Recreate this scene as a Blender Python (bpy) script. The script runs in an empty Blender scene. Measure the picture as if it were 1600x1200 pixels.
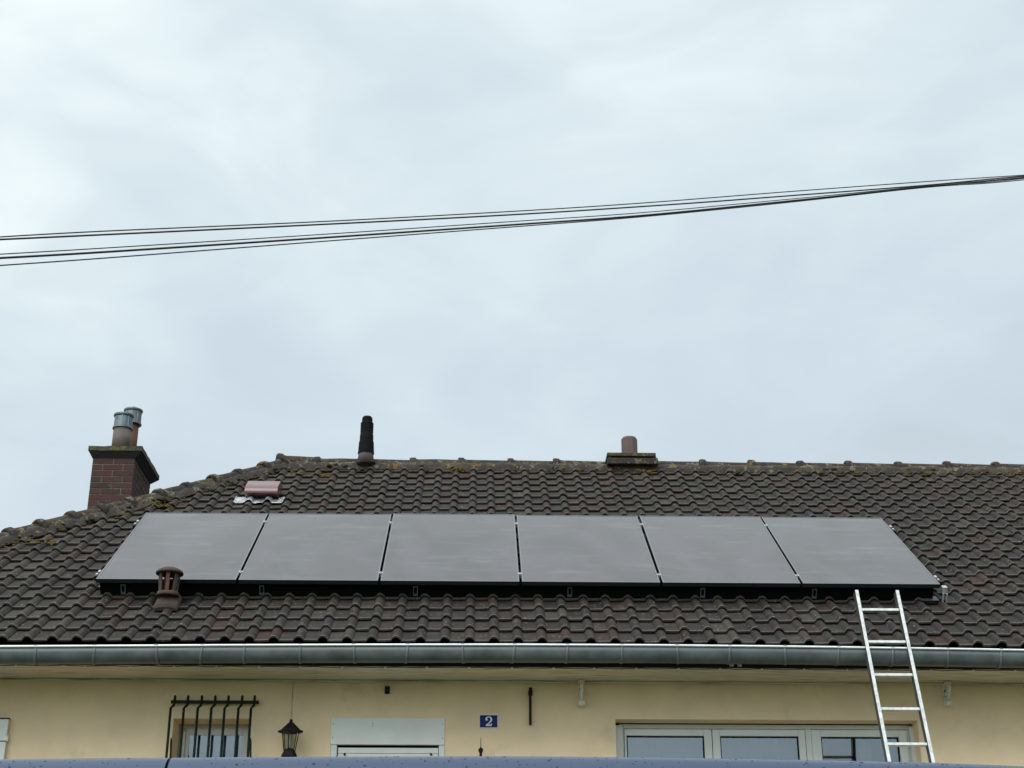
import bpy, bmesh, math, random
from mathutils import Vector, Matrix, noise as mnoise
rnd = random.Random(7)
R = math.radians
C = bpy.context.scene.collection
scene = bpy.context.scene

# ------------------------------------------------------------------ camera
EYE = Vector((0, 0, 1.6))
FPX, PITCH, YAW = 2349.3, 0.40242, 0.02376
FW = Vector((math.sin(YAW)*math.cos(PITCH), math.cos(YAW)*math.cos(PITCH), math.sin(PITCH)))
RT = Vector((math.cos(YAW), -math.sin(YAW), 0))
UP = RT.cross(FW)
cam_d = bpy.data.cameras.new('camera'); cam = bpy.data.objects.new('camera', cam_d); C.objects.link(cam)
cam_d.sensor_width = 36; cam_d.lens = FPX/1600*36; cam_d.clip_start = .05; cam_d.clip_end = 2000
m3 = Matrix((RT, UP, -FW)).transposed(); cam.matrix_world = Matrix.Translation(EYE) @ m3.to_4x4()
scene.camera = cam
scene.render.resolution_x, scene.render.resolution_y = 1024, 768
scene.view_settings.view_transform = 'Standard'; scene.view_settings.look = 'None'
scene.view_settings.gamma = 1; scene.view_settings.exposure = 0.0
try: scene.view_settings.use_curve_mapping = False
except Exception: pass
scene.cycles.max_bounces = 6; scene.cycles.transparent_max_bounces = 12

# ------------------------------------------------------------------ world: overcast cloud over a Nishita sky
SUN_EL, SUN_AZ = R(46), R(205)          # high, behind and to the left of the photographer
world = bpy.data.worlds.new('World'); scene.world = world; world.use_nodes = True
nt = world.node_tree; nt.nodes.clear(); L = nt.links.new
def N(t, **k):
    n = nt.nodes.new(t)
    for a, b in k.items(): setattr(n, a, b)
    return n
out = N('ShaderNodeOutputWorld'); bg = N('ShaderNodeBackground'); bg.inputs[1].default_value = 1.0
sky = N('ShaderNodeTexSky'); sky.sky_type = 'NISHITA'; sky.sun_disc = False
sky.sun_elevation = SUN_EL; sky.sun_rotation = SUN_AZ
bgs = N('ShaderNodeBackground'); bgs.inputs[1].default_value = .09; L(sky.outputs[0], bgs.inputs[0])
tc = N('ShaderNodeTexCoord'); sep = N('ShaderNodeSeparateXYZ'); L(tc.outputs['Generated'], sep.inputs[0])
def math_node(op, a, b=None, c=None, clamp=False):
    n = N('ShaderNodeMath', operation=op); n.use_clamp = clamp
    for i, v in enumerate((a, b, c)):
        if v is None: continue
        if isinstance(v, (int, float)): n.inputs[i].default_value = v
        else: L(v, n.inputs[i])
    return n.outputs[0]
zz = math_node('MAXIMUM', sep.outputs[2], 0.0)
# overcast luminance grows with altitude, a little brighter towards the left where the sun stands behind cloud
lum = math_node('MULTIPLY_ADD', zz, .64, .545)
lum = math_node('MULTIPLY_ADD', sep.outputs[0], -.17, lum)
mp = N('ShaderNodeMapping'); mp.inputs['Scale'].default_value = (1.0, 1.0, 2.2); L(tc.outputs['Generated'], mp.inputs[0])
n1 = N('ShaderNodeTexNoise'); n1.inputs['Scale'].default_value = 2.6; n1.inputs['Detail'].default_value = 5; n1.inputs['Roughness'].default_value = .48
n1.inputs['Distortion'].default_value = .5
L(mp.outputs[0], n1.inputs[0])
n2 = N('ShaderNodeTexNoise'); n2.inputs['Scale'].default_value = 7.5; n2.inputs['Detail'].default_value = 6; n2.inputs['Roughness'].default_value = .5
n2.inputs['Distortion'].default_value = .8
L(mp.outputs[0], n2.inputs[0])
v1 = math_node('MULTIPLY_ADD', n1.outputs[0], .40, -.20)
v2 = math_node('MULTIPLY_ADD', n2.outputs[0], .19, -.095)
lum = math_node('ADD', lum, math_node('ADD', v1, v2))
cr = N('ShaderNodeValToRGB'); e = cr.color_ramp.elements
e[0].position = .45; e[0].color = (.50, .575, .635, 1)
e[1].position = 1.0; e[1].color = (1.08, 1.17, 1.17, 1)
for p, c in ((.64, (.61, .705, .775, 1)), (.80, (.715, .83, .905, 1)), (.88, (.82, .94, .99, 1))):
    x = e.new(p); x.color = c
lumd = math_node('MULTIPLY', lum, 1.0)
L(lumd, cr.inputs[0])
bgc = N('ShaderNodeBackground'); L(cr.outputs[0], bgc.inputs[0])
# unseen sky behind the camera raised round the sun, to brighten the facade
sunv = (math.sin(SUN_AZ)*math.cos(SUN_EL), math.cos(SUN_AZ)*math.cos(SUN_EL), math.sin(SUN_EL))
vm = N('ShaderNodeVectorMath', operation='DOT_PRODUCT'); L(tc.outputs['Generated'], vm.inputs[0]); vm.inputs[1].default_value = sunv
dd = math_node('MAXIMUM', math_node('SUBTRACT', vm.outputs['Value'], .25), 0.0)
L(math_node('MULTIPLY_ADD', dd, 2.0, .94), bgc.inputs[1])
mix = N('ShaderNodeMixShader'); mix.inputs[0].default_value = .93
L(bgs.outputs[0], mix.inputs[1]); L(bgc.outputs[0], mix.inputs[2]); L(mix.outputs[0], out.inputs[0])

sd = bpy.data.lights.new('sun', 'SUN'); sun = bpy.data.objects.new('sun', sd); C.objects.link(sun)
sd.energy = 1.5; sd.angle = R(40); sd.color = (1, .97, .92)
sdir = Vector((math.sin(SUN_AZ)*math.cos(SUN_EL), math.cos(SUN_AZ)*math.cos(SUN_EL), math.sin(SUN_EL)))
sun.rotation_euler = sdir.to_track_quat('Z', 'Y').to_euler(); sun.location = (0, 0, 30)

# ------------------------------------------------------------------ the roof plane and ray helpers
TH = 0.60935; Y0 = 11.38294; Z0 = 2.69251 + 1.6          # pitch, depth and height of the eave
GA = 0.23784; RP = 0.187; RX0 = -3.42264; SR = 5.245; AX = -2.0857
ct, st = math.cos(TH), math.sin(TH)
NR = Vector((0, -st, ct)); SV = Vector((0, ct, st))
def bow(x, s=0.0):
    return .014*(1-((x-.2)/4.2)**2)*max(0, 1-s/4.0)
def roof(x, s, h=0.0):
    return Vector((x, Y0, Z0)) + SV*s + NR*h
def ray(px, py): return FW + RT*((px-800)/FPX) - UP*((py-600)/FPX)
def at(px, py, Y):
    d = ray(px, py); return EYE + d*(Y/d.y)
def hit(px, py, h=0.0):
    d = ray(px, py); O = Vector((0, Y0, Z0)) - EYE
    P = d*((O.dot(NR)+h)/d.dot(NR)); return P.x, (P-O).dot(SV)
def proj(P):
    d = P-EYE; z = d.dot(FW); return 800+FPX*d.dot(RT)/z, 600-FPX*d.dot(UP)/z
YW = 11.994; ZS = 2.5198+1.6                              # wall plane, soffit height
ZT = 1.75                                                 # terrace / ground-floor level

# ------------------------------------------------------------------ materials
def mat(name, col, rough=.6, metal=0., spec=.5, var=.15, scale=8., bump=0., bscale=60., coat=0., extra=None):
    m = bpy.data.materials.new(name); m.use_nodes = True
    t = m.node_tree; b = t.nodes['Principled BSDF']
    b.inputs['Base Color'].default_value = (*col, 1); b.inputs['Roughness'].default_value = rough
    b.inputs['Metallic'].default_value = metal; b.inputs['Specular IOR Level'].default_value = spec
    b.inputs['Coat Weight'].default_value = coat
    g = t.nodes.new('ShaderNodeNewGeometry')
    if var > 0:
        n = t.nodes.new('ShaderNodeTexNoise'); n.inputs['Scale'].default_value = scale; n.inputs['Detail'].default_value = 6
        n.inputs['Roughness'].default_value = .62
        t.links.new(g.outputs['Position'], n.inputs[0])
        r = t.nodes.new('ShaderNodeMapRange'); r.inputs[1].default_value = .3; r.inputs[2].default_value = .7
        r.inputs[3].default_value = 1-var; r.inputs[4].default_value = 1+var
        t.links.new(n.outputs[0], r.inputs[0])
        h = t.nodes.new('ShaderNodeHueSaturation'); h.inputs['Color'].default_value = (*col, 1)
        t.links.new(r.outputs[0], h.inputs['Value']); t.links.new(h.outputs[0], b.inputs['Base Color'])
        rr = t.nodes.new('ShaderNodeMapRange'); rr.inputs[1].default_value = .3; rr.inputs[2].default_value = .7
        rr.inputs[3].default_value = max(0.02, rough-.12*min(1, var*4)); rr.inputs[4].default_value = min(1, rough+.12*min(1, var*4))
        t.links.new(n.outputs[0], rr.inputs[0]); t.links.new(rr.outputs[0], b.inputs['Roughness'])
    if bump > 0:
        n = t.nodes.new('ShaderNodeTexNoise'); n.inputs['Scale'].default_value = bscale; n.inputs['Detail'].default_value = 5
        t.links.new(g.outputs['Position'], n.inputs[0])
        bp = t.nodes.new('ShaderNodeBump'); bp.inputs['Strength'].default_value = 1; bp.inputs['Distance'].default_value = bump
        t.links.new(n.outputs[0], bp.inputs['Height']); t.links.new(bp.outputs[0], b.inputs['Normal'])
    if extra: extra(m, t, b, g)
    return m

def patch(t, g, base_socket, col, scale, lo, hi, mask=None, detail=5, offset=0, strength=1.0):
    """blend a colour in where a noise rises above a threshold; returns the new colour socket"""
    n = t.nodes.new('ShaderNodeTexNoise'); n.inputs['Scale'].default_value = scale; n.inputs['Detail'].default_value = detail
    n.inputs['Roughness'].default_value = .65
    if offset:
        mp = t.nodes.new('ShaderNodeMapping'); mp.inputs['Location'].default_value = (offset, offset*1.7, -offset)
        t.links.new(g.outputs['Position'], mp.inputs[0]); t.links.new(mp.outputs[0], n.inputs[0])
    else: t.links.new(g.outputs['Position'], n.inputs[0])
    r = t.nodes.new('ShaderNodeMapRange'); r.interpolation_type = 'SMOOTHSTEP'
    r.inputs[1].default_value = lo; r.inputs[2].default_value = hi; r.inputs[4].default_value = strength
    if mask is not None:
        a = t.nodes.new('ShaderNodeMath'); a.operation = 'ADD'; t.links.new(n.outputs[0], a.inputs[0]); t.links.new(mask, a.inputs[1])
        t.links.new(a.outputs[0], r.inputs[0])
    else: t.links.new(n.outputs[0], r.inputs[0])
    mx = t.nodes.new('ShaderNodeMix'); mx.data_type = 'RGBA'
    t.links.new(r.outputs[0], mx.inputs[0]); t.links.new(base_socket, mx.inputs[6]); mx.inputs[7].default_value = (*col, 1)
    return mx.outputs[2]

def mr(t, sock, a, b, c, d):
    r = t.nodes.new('ShaderNodeMapRange'); t.links.new(sock, r.inputs[0])
    for i, v in enumerate((a, b, c, d)): r.inputs[i+1].default_value = v
    return r.outputs[0]

def lichen(amount=1.0, uvedge=True):
    def f(m, t, b, g):
        base = b.inputs['Base Color'].links[0].from_socket
        s = t.nodes.new('ShaderNodeSeparateXYZ'); t.links.new(g.outputs['Position'], s.inputs[0])
        # growth lives along the ridge and down the left hip
        up = mr(t, s.outputs[2], 6.3, 7.25, -.16, .06)
        # distance inside the hip: x + (15.68 - y)  (0 on the hip line)
        a = t.nodes.new('ShaderNodeMath'); a.operation = 'SUBTRACT'; t.links.new(s.outputs[0], a.inputs[0]); t.links.new(s.outputs[1], a.inputs[1])
        hp = mr(t, a.outputs[0], -17.75, -16.7, .07, -.16)
        mx = t.nodes.new('ShaderNodeMath'); mx.operation = 'MAXIMUM'; t.links.new(up, mx.inputs[0]); t.links.new(hp, mx.inputs[1])
        mask = mx.outputs[0]
        c = base
        if uvedge:
            c = patch(t, g, c, (.014, .012, .011), 2.2, .5, .72, None, offset=41, detail=3, strength=.45)
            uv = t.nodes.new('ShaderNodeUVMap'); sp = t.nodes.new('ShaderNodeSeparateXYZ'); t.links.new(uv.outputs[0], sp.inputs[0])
            ed = mr(t, sp.outputs[1], .0, .11, .8, 0.)  # lighter nose edge: wear, with the edge highlight put into the colour
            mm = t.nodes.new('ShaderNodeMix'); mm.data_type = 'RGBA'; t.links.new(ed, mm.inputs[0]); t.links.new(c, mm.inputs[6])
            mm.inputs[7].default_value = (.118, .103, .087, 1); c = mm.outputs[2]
        c = patch(t, g, c, (.054, .046, .038), 9, .52, .66, None, offset=3.1, strength=.5)
        c = patch(t, g, c, (.012, .010, .009), 6, .54, .66, None, offset=6.3, strength=.55)
        c = patch(t, g, c, (.24, .23, .20), 34, .645, .69, None, offset=11)
        c = patch(t, g, c, (.42, .42, .38), 22, .745, .765, None, offset=17, detail=3)
        c = patch(t, g, c, (.062, .046, .020), 7, .56, .66, mask, offset=21, strength=.6)
        c = patch(t, g, c, (.15, .13, .085), 13, .63, .68, mask, offset=27, strength=.7)
        c = patch(t, g, c, (.17, .085, .018), 6, .655, .72, mask, offset=31, strength=.9)
        t.links.new(c, b.inputs['Base Color'])
    return f

M = {}
tile_cols = [(.0190, .0140, .0112), (.0195, .0165, .0125), (.0245, .0172, .0130), (.0230, .0136, .0102), (.0290, .0135, .0105),
             (.0125, .0088, .0074), (.0205, .0148, .0150), (.036, .0295, .0235)]
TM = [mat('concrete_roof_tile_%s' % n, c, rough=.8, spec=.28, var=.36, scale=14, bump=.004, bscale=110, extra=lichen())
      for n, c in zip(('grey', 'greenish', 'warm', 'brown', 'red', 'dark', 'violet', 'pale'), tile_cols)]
M['cap'] = mat('ridge_tile_concrete', (.021, .016, .0135), rough=.88, spec=.3, var=.35, scale=9, bump=.006, bscale=70, extra=lichen(uvedge=False))
M['moss'] = mat('moss', (.042, .042, .014), rough=1, spec=.1, var=.6, scale=20, bump=.01, bscale=90)
M['moss_y'] = mat('yellow_lichen', (.13, .085, .018), rough=1, spec=.1, var=.5, scale=25, bump=.01, bscale=90)
M['mortar'] = mat('bedding_mortar', (.024, .018, .014), rough=.95, var=.4, scale=18, bump=.01, bscale=60, extra=lichen(uvedge=False))
M['deck'] = mat('roof_underlay', (.012, .011, .010), rough=1, var=.1)
def wall_extra(m, t, b, g):
    c = b.inputs['Base Color'].links[0].from_socket
    c = patch(t, g, c, (.72, .55, .38), 1.6, .52, .75, None, offset=5, strength=.5, detail=3)
    c = patch(t, g, c, (.50, .41, .26), 3.1, .56, .78, None, offset=9, strength=.5, detail=7)
    t.links.new(c, b.inputs['Base Color'])
M['wall'] = mat('cream_render', (.85, .65, .425), rough=.92, spec=.2, var=.07, scale=2.5, bump=.0025, bscale=160, extra=wall_extra)
def wood_extra(m, t, b, g):
    mp = t.nodes.new('ShaderNodeMapping'); mp.inputs['Scale'].default_value = (1.2, 30, 30)
    t.links.new(g.outputs['Position'], mp.inputs[0])
    n = t.nodes.new('ShaderNodeTexNoise'); n.inputs['Scale'].default_value = 3; n.inputs['Detail'].default_value = 6
    t.links.new(mp.outputs[0], n.inputs[0])
    r = t.nodes.new('ShaderNodeValToRGB'); e = r.color_ramp.elements
    e[0].position = .35; e[0].color = (.28, .23, .155, 1); e[1].position = .5; e[1].color = (.62, .57, .44, 1)
    t.links.new(n.outputs[0], r.inputs[0]); t.links.new(r.outputs[0], b.inputs['Base Color'])
M['wood'] = mat('weathered_painted_board', (.4, .36, .26), rough=.8, var=.1, extra=wood_extra)
M['zinc'] = mat('grey_zinc', (.098, .112, .110), rough=.5, metal=.45, var=.3, scale=5)
M['strap'] = mat('lighter_zinc_strap', (.125, .14, .138), rough=.55, metal=.5, var=.15, scale=5)
M['zincl'] = mat('zinc_bead_highlight', (.66, .69, .68), rough=.3, metal=.3, var=.1)  # bead of the same zinc, far paler: its highlight put into the colour
M['lead'] = mat('crumpled_lead_sheet', (.34, .35, .36), rough=.35, metal=.5, var=.5, scale=16, bump=.02, bscale=22)
M['galv'] = mat('galvanised_steel', (.12, .145, .155), rough=.42, metal=.55, var=.25, scale=12)
M['black'] = mat('black_plastic', (.0035, .004, .005), rough=.8, spec=.12, var=.2)
M['iron'] = mat('black_painted_iron', (.006, .006, .0055), rough=.7, spec=.25, var=.3, scale=30)
M['green_iron'] = mat('dark_green_painted_iron', (.003, .012, .007), rough=.6, spec=.25, var=.3, scale=30)
M['white'] = mat('white_upvc', (.66, .665, .625), rough=.4, var=.05, scale=4)
M['whitep'] = mat('white_aluminium_sheet', (.72, .715, .66), rough=.42, var=.07, scale=3)
M['slat'] = mat('white_shutter_slat', (.72, .715, .66), rough=.42, var=.06)
M['rubber'] = mat('black_rubber', (.004, .004, .004), rough=.9, spec=.05, var=.1)
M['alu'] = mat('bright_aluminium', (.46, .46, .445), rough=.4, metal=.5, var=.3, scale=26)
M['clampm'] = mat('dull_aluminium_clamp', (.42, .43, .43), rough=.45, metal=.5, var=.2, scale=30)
M['alus'] = mat('shaded_ladder_aluminium', (.10, .10, .09), rough=.5, metal=.6, var=.2)  # same aluminium as the rail fronts, darkened for the shade on the sides
M['terra'] = mat('terracotta', (.085, .034, .022), rough=.85, var=.35, scale=14, bump=.004, bscale=60)
M['terrag'] = mat('grey_brown_clay', (.105, .080, .072), rough=.8, var=.3, scale=9, bump=.003)
M['terrab'] = mat('mauve_brown_clay', (.095, .062, .056), rough=.8, var=.3, scale=9, bump=.003)
M['cowlclay'] = mat('weathered_terracotta', (.050, .031, .023), rough=.9, var=.5, scale=22, bump=.004)
def grime(m, t, b, g):
    c = b.inputs['Base Color'].links[0].from_socket
    c = patch(t, g, c, (.030, .026, .014), 7, .50, .66, None, offset=4, strength=.75)
    c = patch(t, g, c, (.16, .15, .13), 24, .66, .72, None, offset=14, strength=.8)
    t.links.new(c, b.inputs['Base Color'])
M['brick'] = [mat('dark_red_brick_%s' % n, c, rough=.9, var=.35, scale=25, bump=.004, bscale=90, extra=grime)
              for n, c in (('deep', (.042, .015, .011)), ('mid', (.052, .018, .013)), ('sooty', (.026, .013, .010)))]
M['bmortar'] = mat('brick_mortar', (.13, .105, .095), rough=.95, var=.5, scale=14, bump=.006)
def mossy(m, t, b, g):
    c = b.inputs['Base Color'].links[0].from_socket
    c = patch(t, g, c, (.10, .085, .018), 12, .5, .62, None, offset=4, strength=.8)
    c = patch(t, g, c, (.16, .15, .13), 20, .60, .68, None, offset=14, strength=.7)
    t.links.new(c, b.inputs['Base Color'])
M['crown'] = mat('mossy_concrete', (.040, .038, .022), rough=.95, var=.7, scale=14, bump=.01, bscale=50, extra=mossy)
M['crownd'] = mat('shaded_concrete', (.013, .011, .009), rough=.95, var=.4, scale=14, bump=.006)  # concrete below the slabs, near black: their shade put into the colour
M['redm'] = mat('oxide_red_metal', (.085, .014, .018), rough=.3, spec=.6, var=.2, coat=.4)
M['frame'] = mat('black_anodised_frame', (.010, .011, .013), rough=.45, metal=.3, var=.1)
M['frameedge'] = mat('frame_lip_glint', (.16, .165, .18), rough=.3, metal=.6, var=.05)  # lip of the black frame in grey, its glint put into the colour
def pv_extra(m, t, b, g):
    # thin dust film, its grey raised as sky reflection in the colour; smeared finger marks
    mp = t.nodes.new('ShaderNodeMapping'); mp.inputs['Scale'].default_value = (1.0, .55, .55); mp.inputs['Rotation'].default_value = (0, 0, .5)
    t.links.new(g.outputs['Position'], mp.inputs[0])
    n = t.nodes.new('ShaderNodeTexNoise'); n.inputs['Scale'].default_value = 1.7; n.inputs['Detail'].default_value = 1; n.inputs['Distortion'].default_value = 1.2
    t.links.new(mp.outputs[0], n.inputs[0])
    w = t.nodes.new('ShaderNodeTexNoise'); w.inputs['Scale'].default_value = 2.1; w.inputs['Detail'].default_value = 4; w.inputs['Distortion'].default_value = 1.
    t.links.new(mp.outputs[0], w.inputs[0])
    r = t.nodes.new('ShaderNodeValToRGB'); e = r.color_ramp.elements
    e[0].position = .36; e[0].color = (.036, .034, .041, 1); e[1].position = .68; e[1].color = (.058, .055, .065, 1)
    t.links.new(w.outputs[0], r.inputs[0])
    sc_ = t.nodes.new('ShaderNodeMapping'); sc_.inputs['Scale'].default_value = (.9, 4.5, 4.5); sc_.inputs['Rotation'].default_value = (0, 0, .35)
    t.links.new(g.outputs['Position'], sc_.inputs[0])
    k = t.nodes.new('ShaderNodeTexNoise'); k.inputs['Scale'].default_value = 2.2; k.inputs['Detail'].default_value = 5; k.inputs['Distortion'].default_value = .8
    t.links.new(sc_.outputs[0], k.inputs[0]); st_ = mr(t, k.outputs[0], .54, .78, 0, .30)
    mm = t.nodes.new('ShaderNodeMix'); mm.data_type = 'RGBA'; t.links.new(st_, mm.inputs[0]); t.links.new(r.outputs[0], mm.inputs[6]); mm.inputs[7].default_value = (.16, .16, .175, 1)
    t.links.new(mm.outputs[2], b.inputs['Base Color'])
    b.inputs['IOR'].default_value = 1.56
    t.links.new(mr(t, w.outputs[0], .3, .75, .10, .26), b.inputs['Roughness'])
M['pv'] = mat('solar_glass', (.01, .012, .018), rough=.12, var=0, extra=pv_extra)
def glass_mat(ior=2.0, tint=(.72, .78, .78, 1)):
    m = bpy.data.materials.new('window_glass' if ior > 1.5 else 'lantern_glass'); m.use_nodes = True; t = m.node_tree; t.nodes.clear()
    o = t.nodes.new('ShaderNodeOutputMaterial'); mx = t.nodes.new('ShaderNodeMixShader')
    tr = t.nodes.new('ShaderNodeBsdfTransparent'); tr.inputs[0].default_value = tint
    gl = t.nodes.new('ShaderNodeBsdfGlossy'); gl.inputs['Roughness'].default_value = .02; gl.inputs[0].default_value = (.9, .95, 1, 1)
    f = t.nodes.new('ShaderNodeFresnel'); f.inputs[0].default_value = ior
    t.links.new(f.outputs[0], mx.inputs[0]); t.links.new(tr.outputs[0], mx.inputs[1]); t.links.new(gl.outputs[0], mx.inputs[2]); t.links.new(mx.outputs[0], o.inputs[0])
    return m
M['glass'] = glass_mat(); M['lglass'] = glass_mat(1.3, (.78, .76, .70, 1))
M['curtain'] = mat('pale_net_curtain', (.27, .29, .30), rough=.9, var=.12, scale=5)
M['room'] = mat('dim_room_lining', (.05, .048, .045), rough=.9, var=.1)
M['enamel'] = mat('blue_enamel', (.014, .016, .12), rough=.5, spec=.2, var=.12)
M['enamelw'] = mat('white_enamel', (.66, .68, .70), rough=.3, var=.05)
M['cable'] = mat('black_cable', (.012, .012, .012), rough=.6, var=.1)
M['cream'] = mat('cream_painted_iron', (.74, .70, .62), rough=.6, var=.25, scale=40)
M['lensg'] = mat('frosted_lantern_glass', (.34, .34, .30), rough=.25, var=.1)
M['vanp'] = mat('blue_car_paint', (.005, .024, .070), rough=.4, metal=.0, spec=.3, var=.08, scale=30, coat=.5)
M['vang'] = mat('tinted_car_glass', (.012, .014, .016), rough=.05, var=0, spec=.8)
M['vant'] = mat('black_car_trim', (.015, .015, .016), rough=.6, var=.1)
M['tail'] = mat('red_lamp_lens', (.35, .01, .01), rough=.15, var=0, coat=.5)
M['head'] = mat('clear_lamp_lens', (.6, .62, .65), rough=.1, var=0, coat=.5)
M['rim'] = mat('alloy_rim', (.45, .46, .47), rough=.35, metal=.8, var=.05)
def water_mat():
    m = bpy.data.materials.new('water_drop'); m.use_nodes = True; b = m.node_tree.nodes['Principled BSDF']
    b.inputs['Base Color'].default_value = (.012, .027, .064, 1); b.inputs['Roughness'].default_value = .08
    b.inputs['IOR'].default_value = 1.33
    return m
M['drop'] = water_mat()
M['asphalt'] = mat('asphalt', (.05, .05, .052), rough=.9, var=.3, scale=5, bump=.01, bscale=90)
M['pave'] = mat('concrete_paving', (.26, .25, .23), rough=.9, var=.2, scale=4, bump=.006)
M['grass'] = mat('lawn_grass', (.05, .085, .025), rough=1, var=.4, scale=6, bump=.03, bscale=50)
M['stone'] = mat('retaining_wall_concrete', (.3, .29, .26), rough=.9, var=.25, scale=3, bump=.01)
M['gravel'] = mat('dark_gravel', (.07, .065, .06), rough=1, var=.4, scale=30, bump=.01)
M['line'] = mat('white_road_paint', (.7, .7, .68), rough=.8, var=.1)

# ------------------------------------------------------------------ mesh builder
WP = {}                                                   # world origin of each parent
class MB:
    def __init__(s): s.v = []; s.f = []; s.m = []; s.sm = []; s.uv = None
    def face(s, idx, m=0, smooth=False): s.f.append(tuple(idx)); s.m.append(m); s.sm.append(smooth)
    def add(s, vs, fs, m=0, smooth=False):
        o = len(s.v); s.v += [tuple(v) for v in vs]
        for f in fs: s.face([o+i for i in f], m, smooth)
    def box(s, a, b, m=0):
        x0, y0, z0 = a; x1, y1, z1 = b
        s.add([(x0, y0, z0), (x1, y0, z0), (x1, y1, z0), (x0, y1, z0), (x0, y0, z1), (x1, y0, z1), (x1, y1, z1), (x0, y1, z1)],
              [(0, 3, 2, 1), (4, 5, 6, 7), (0, 1, 5, 4), (1, 2, 6, 5), (2, 3, 7, 6), (3, 0, 4, 7)], m)
    def obox(s, c, ax, ay, az, m=0):
        c = Vector(c); vs = []
        for k in (-1, 1):
            for i, j in ((-1, -1), (1, -1), (1, 1), (-1, 1)): vs.append(c+ax*i+ay*j+az*k)
        s.add(vs, [(0, 3, 2, 1), (4, 5, 6, 7), (0, 1, 5, 4), (1, 2, 6, 5), (2, 3, 7, 6), (3, 0, 4, 7)], m)
    def tube(s, pts, r, n=8, m=0, cap=True, smooth=True):
        pts = [Vector(p) for p in pts]; rs = r if isinstance(r, (list, tuple)) else [r]*len(pts)
        rings = []; up = None
        for i, p in enumerate(pts):
            d = (pts[min(i+1, len(pts)-1)]-pts[max(i-1, 0)]).normalized()
            if up is None: up = Vector((0, 0, 1)) if abs(d.z) < .9 else Vector((1, 0, 0))
            a = d.cross(up).normalized(); b = a.cross(d).normalized(); up = b
            rings.append([p+(a*math.cos(2*math.pi*k/n)+b*math.sin(2*math.pi*k/n))*rs[i] for k in range(n)])
        vs = [v for rg in rings for v in rg]; fs = []
        for i in range(len(pts)-1):
            for k in range(n): fs.append((i*n+k, i*n+(k+1) % n, (i+1)*n+(k+1) % n, (i+1)*n+k))
        o = len(s.v); s.add(vs, fs, m, smooth)
        if cap:
            s.face([o+k for k in range(n)][::-1], m); s.face([o+(len(pts)-1)*n+k for k in range(n)], m)
    def lathe(s, prof, c, n=24, m=0, smooth=True, axis=Vector((0, 0, 1)), cap=True):
        c = Vector(c); axis = axis.normalized(); a = axis.orthogonal().normalized()
        if abs(axis.z) > .99: a = Vector((1, 0, 0))
        b = axis.cross(a); vs = []; fs = []
        for r, z in prof:
            for k in range(n):
                t = 2*math.pi*k/n; vs.append(c+axis*z+(a*math.cos(t)+b*math.sin(t))*r)
        for i in range(len(prof)-1):
            for k in range(n): fs.append((i*n+k, i*n+(k+1) % n, (i+1)*n+(k+1) % n, (i+1)*n+k))
        o = len(s.v); s.add(vs, fs, m, smooth)
        if cap:
            s.face([o+k for k in range(n)][::-1], m); s.face([o+(len(prof)-1)*n+k for k in range(n)], m)
    def prism(s, poly, d, m=0):
        """poly: list of world points (a flat outline), pushed by vector d"""
        n = len(poly); d = Vector(d)
        s.add([Vector(p) for p in poly]+[Vector(p)+d for p in poly],
              [tuple(range(n))[::-1], tuple(range(n, 2*n))]+[(i, (i+1) % n, n+(i+1) % n, n+i) for i in range(n)], m)
    def mesh(s, name, mats):
        me = bpy.data.meshes.new(name); me.from_pydata(s.v, [], s.f)
        for x in (mats if isinstance(mats, (list, tuple)) else [mats]): me.materials.append(x)
        me.polygons.foreach_set('material_index', s.m); me.polygons.foreach_set('use_smooth', s.sm); me.update()
        return me
    def build(s, name, mats, parent=None, bevel=0, angle=None, fix=True):
        me = s.mesh(name, mats)
        if fix:
            bm = bmesh.new(); bm.from_mesh(me); bmesh.ops.recalc_face_normals(bm, faces=bm.faces)
            if angle:
                for e in bm.edges:
                    if len(e.link_faces) == 2 and e.calc_face_angle(0) > R(angle): e.smooth = False
            bm.to_mesh(me); bm.free()
        o = bpy.data.objects.new(name, me); C.objects.link(o)
        if parent is not None: attach(o, parent)
        if bevel:
            b = o.modifiers.new('bevel', 'BEVEL'); b.width = bevel; b.segments = 2; b.limit_method = 'ANGLE'
        return o
def attach(o, p):
    o.parent = p; o.matrix_parent_inverse = Matrix.Translation(-WP.get(p.name, Vector()))
def tag(o, label=None, cat=None, group=None, kind=None):
    for k, v in (('label', label), ('category', cat), ('group', group), ('kind', kind)):
        if v: o[k] = v
    return o
def empty(name, loc, label, cat, group=None):
    o = bpy.data.objects.new(name, None); C.objects.link(o); o.location = loc; o.empty_display_size = .1
    WP[o.name] = Vector(loc); return tag(o, label, cat, group)
def pix_interp(pts, x):
    for (x0, y0), (x1, y1) in zip(pts, pts[1:]):
        if x <= x1: return y0+(y1-y0)*(x-x0)/(x1-x0)
    (x0, y0), (x1, y1) = pts[-2:]; return y0+(y1-y0)*(x-x0)/(x1-x0)

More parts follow.
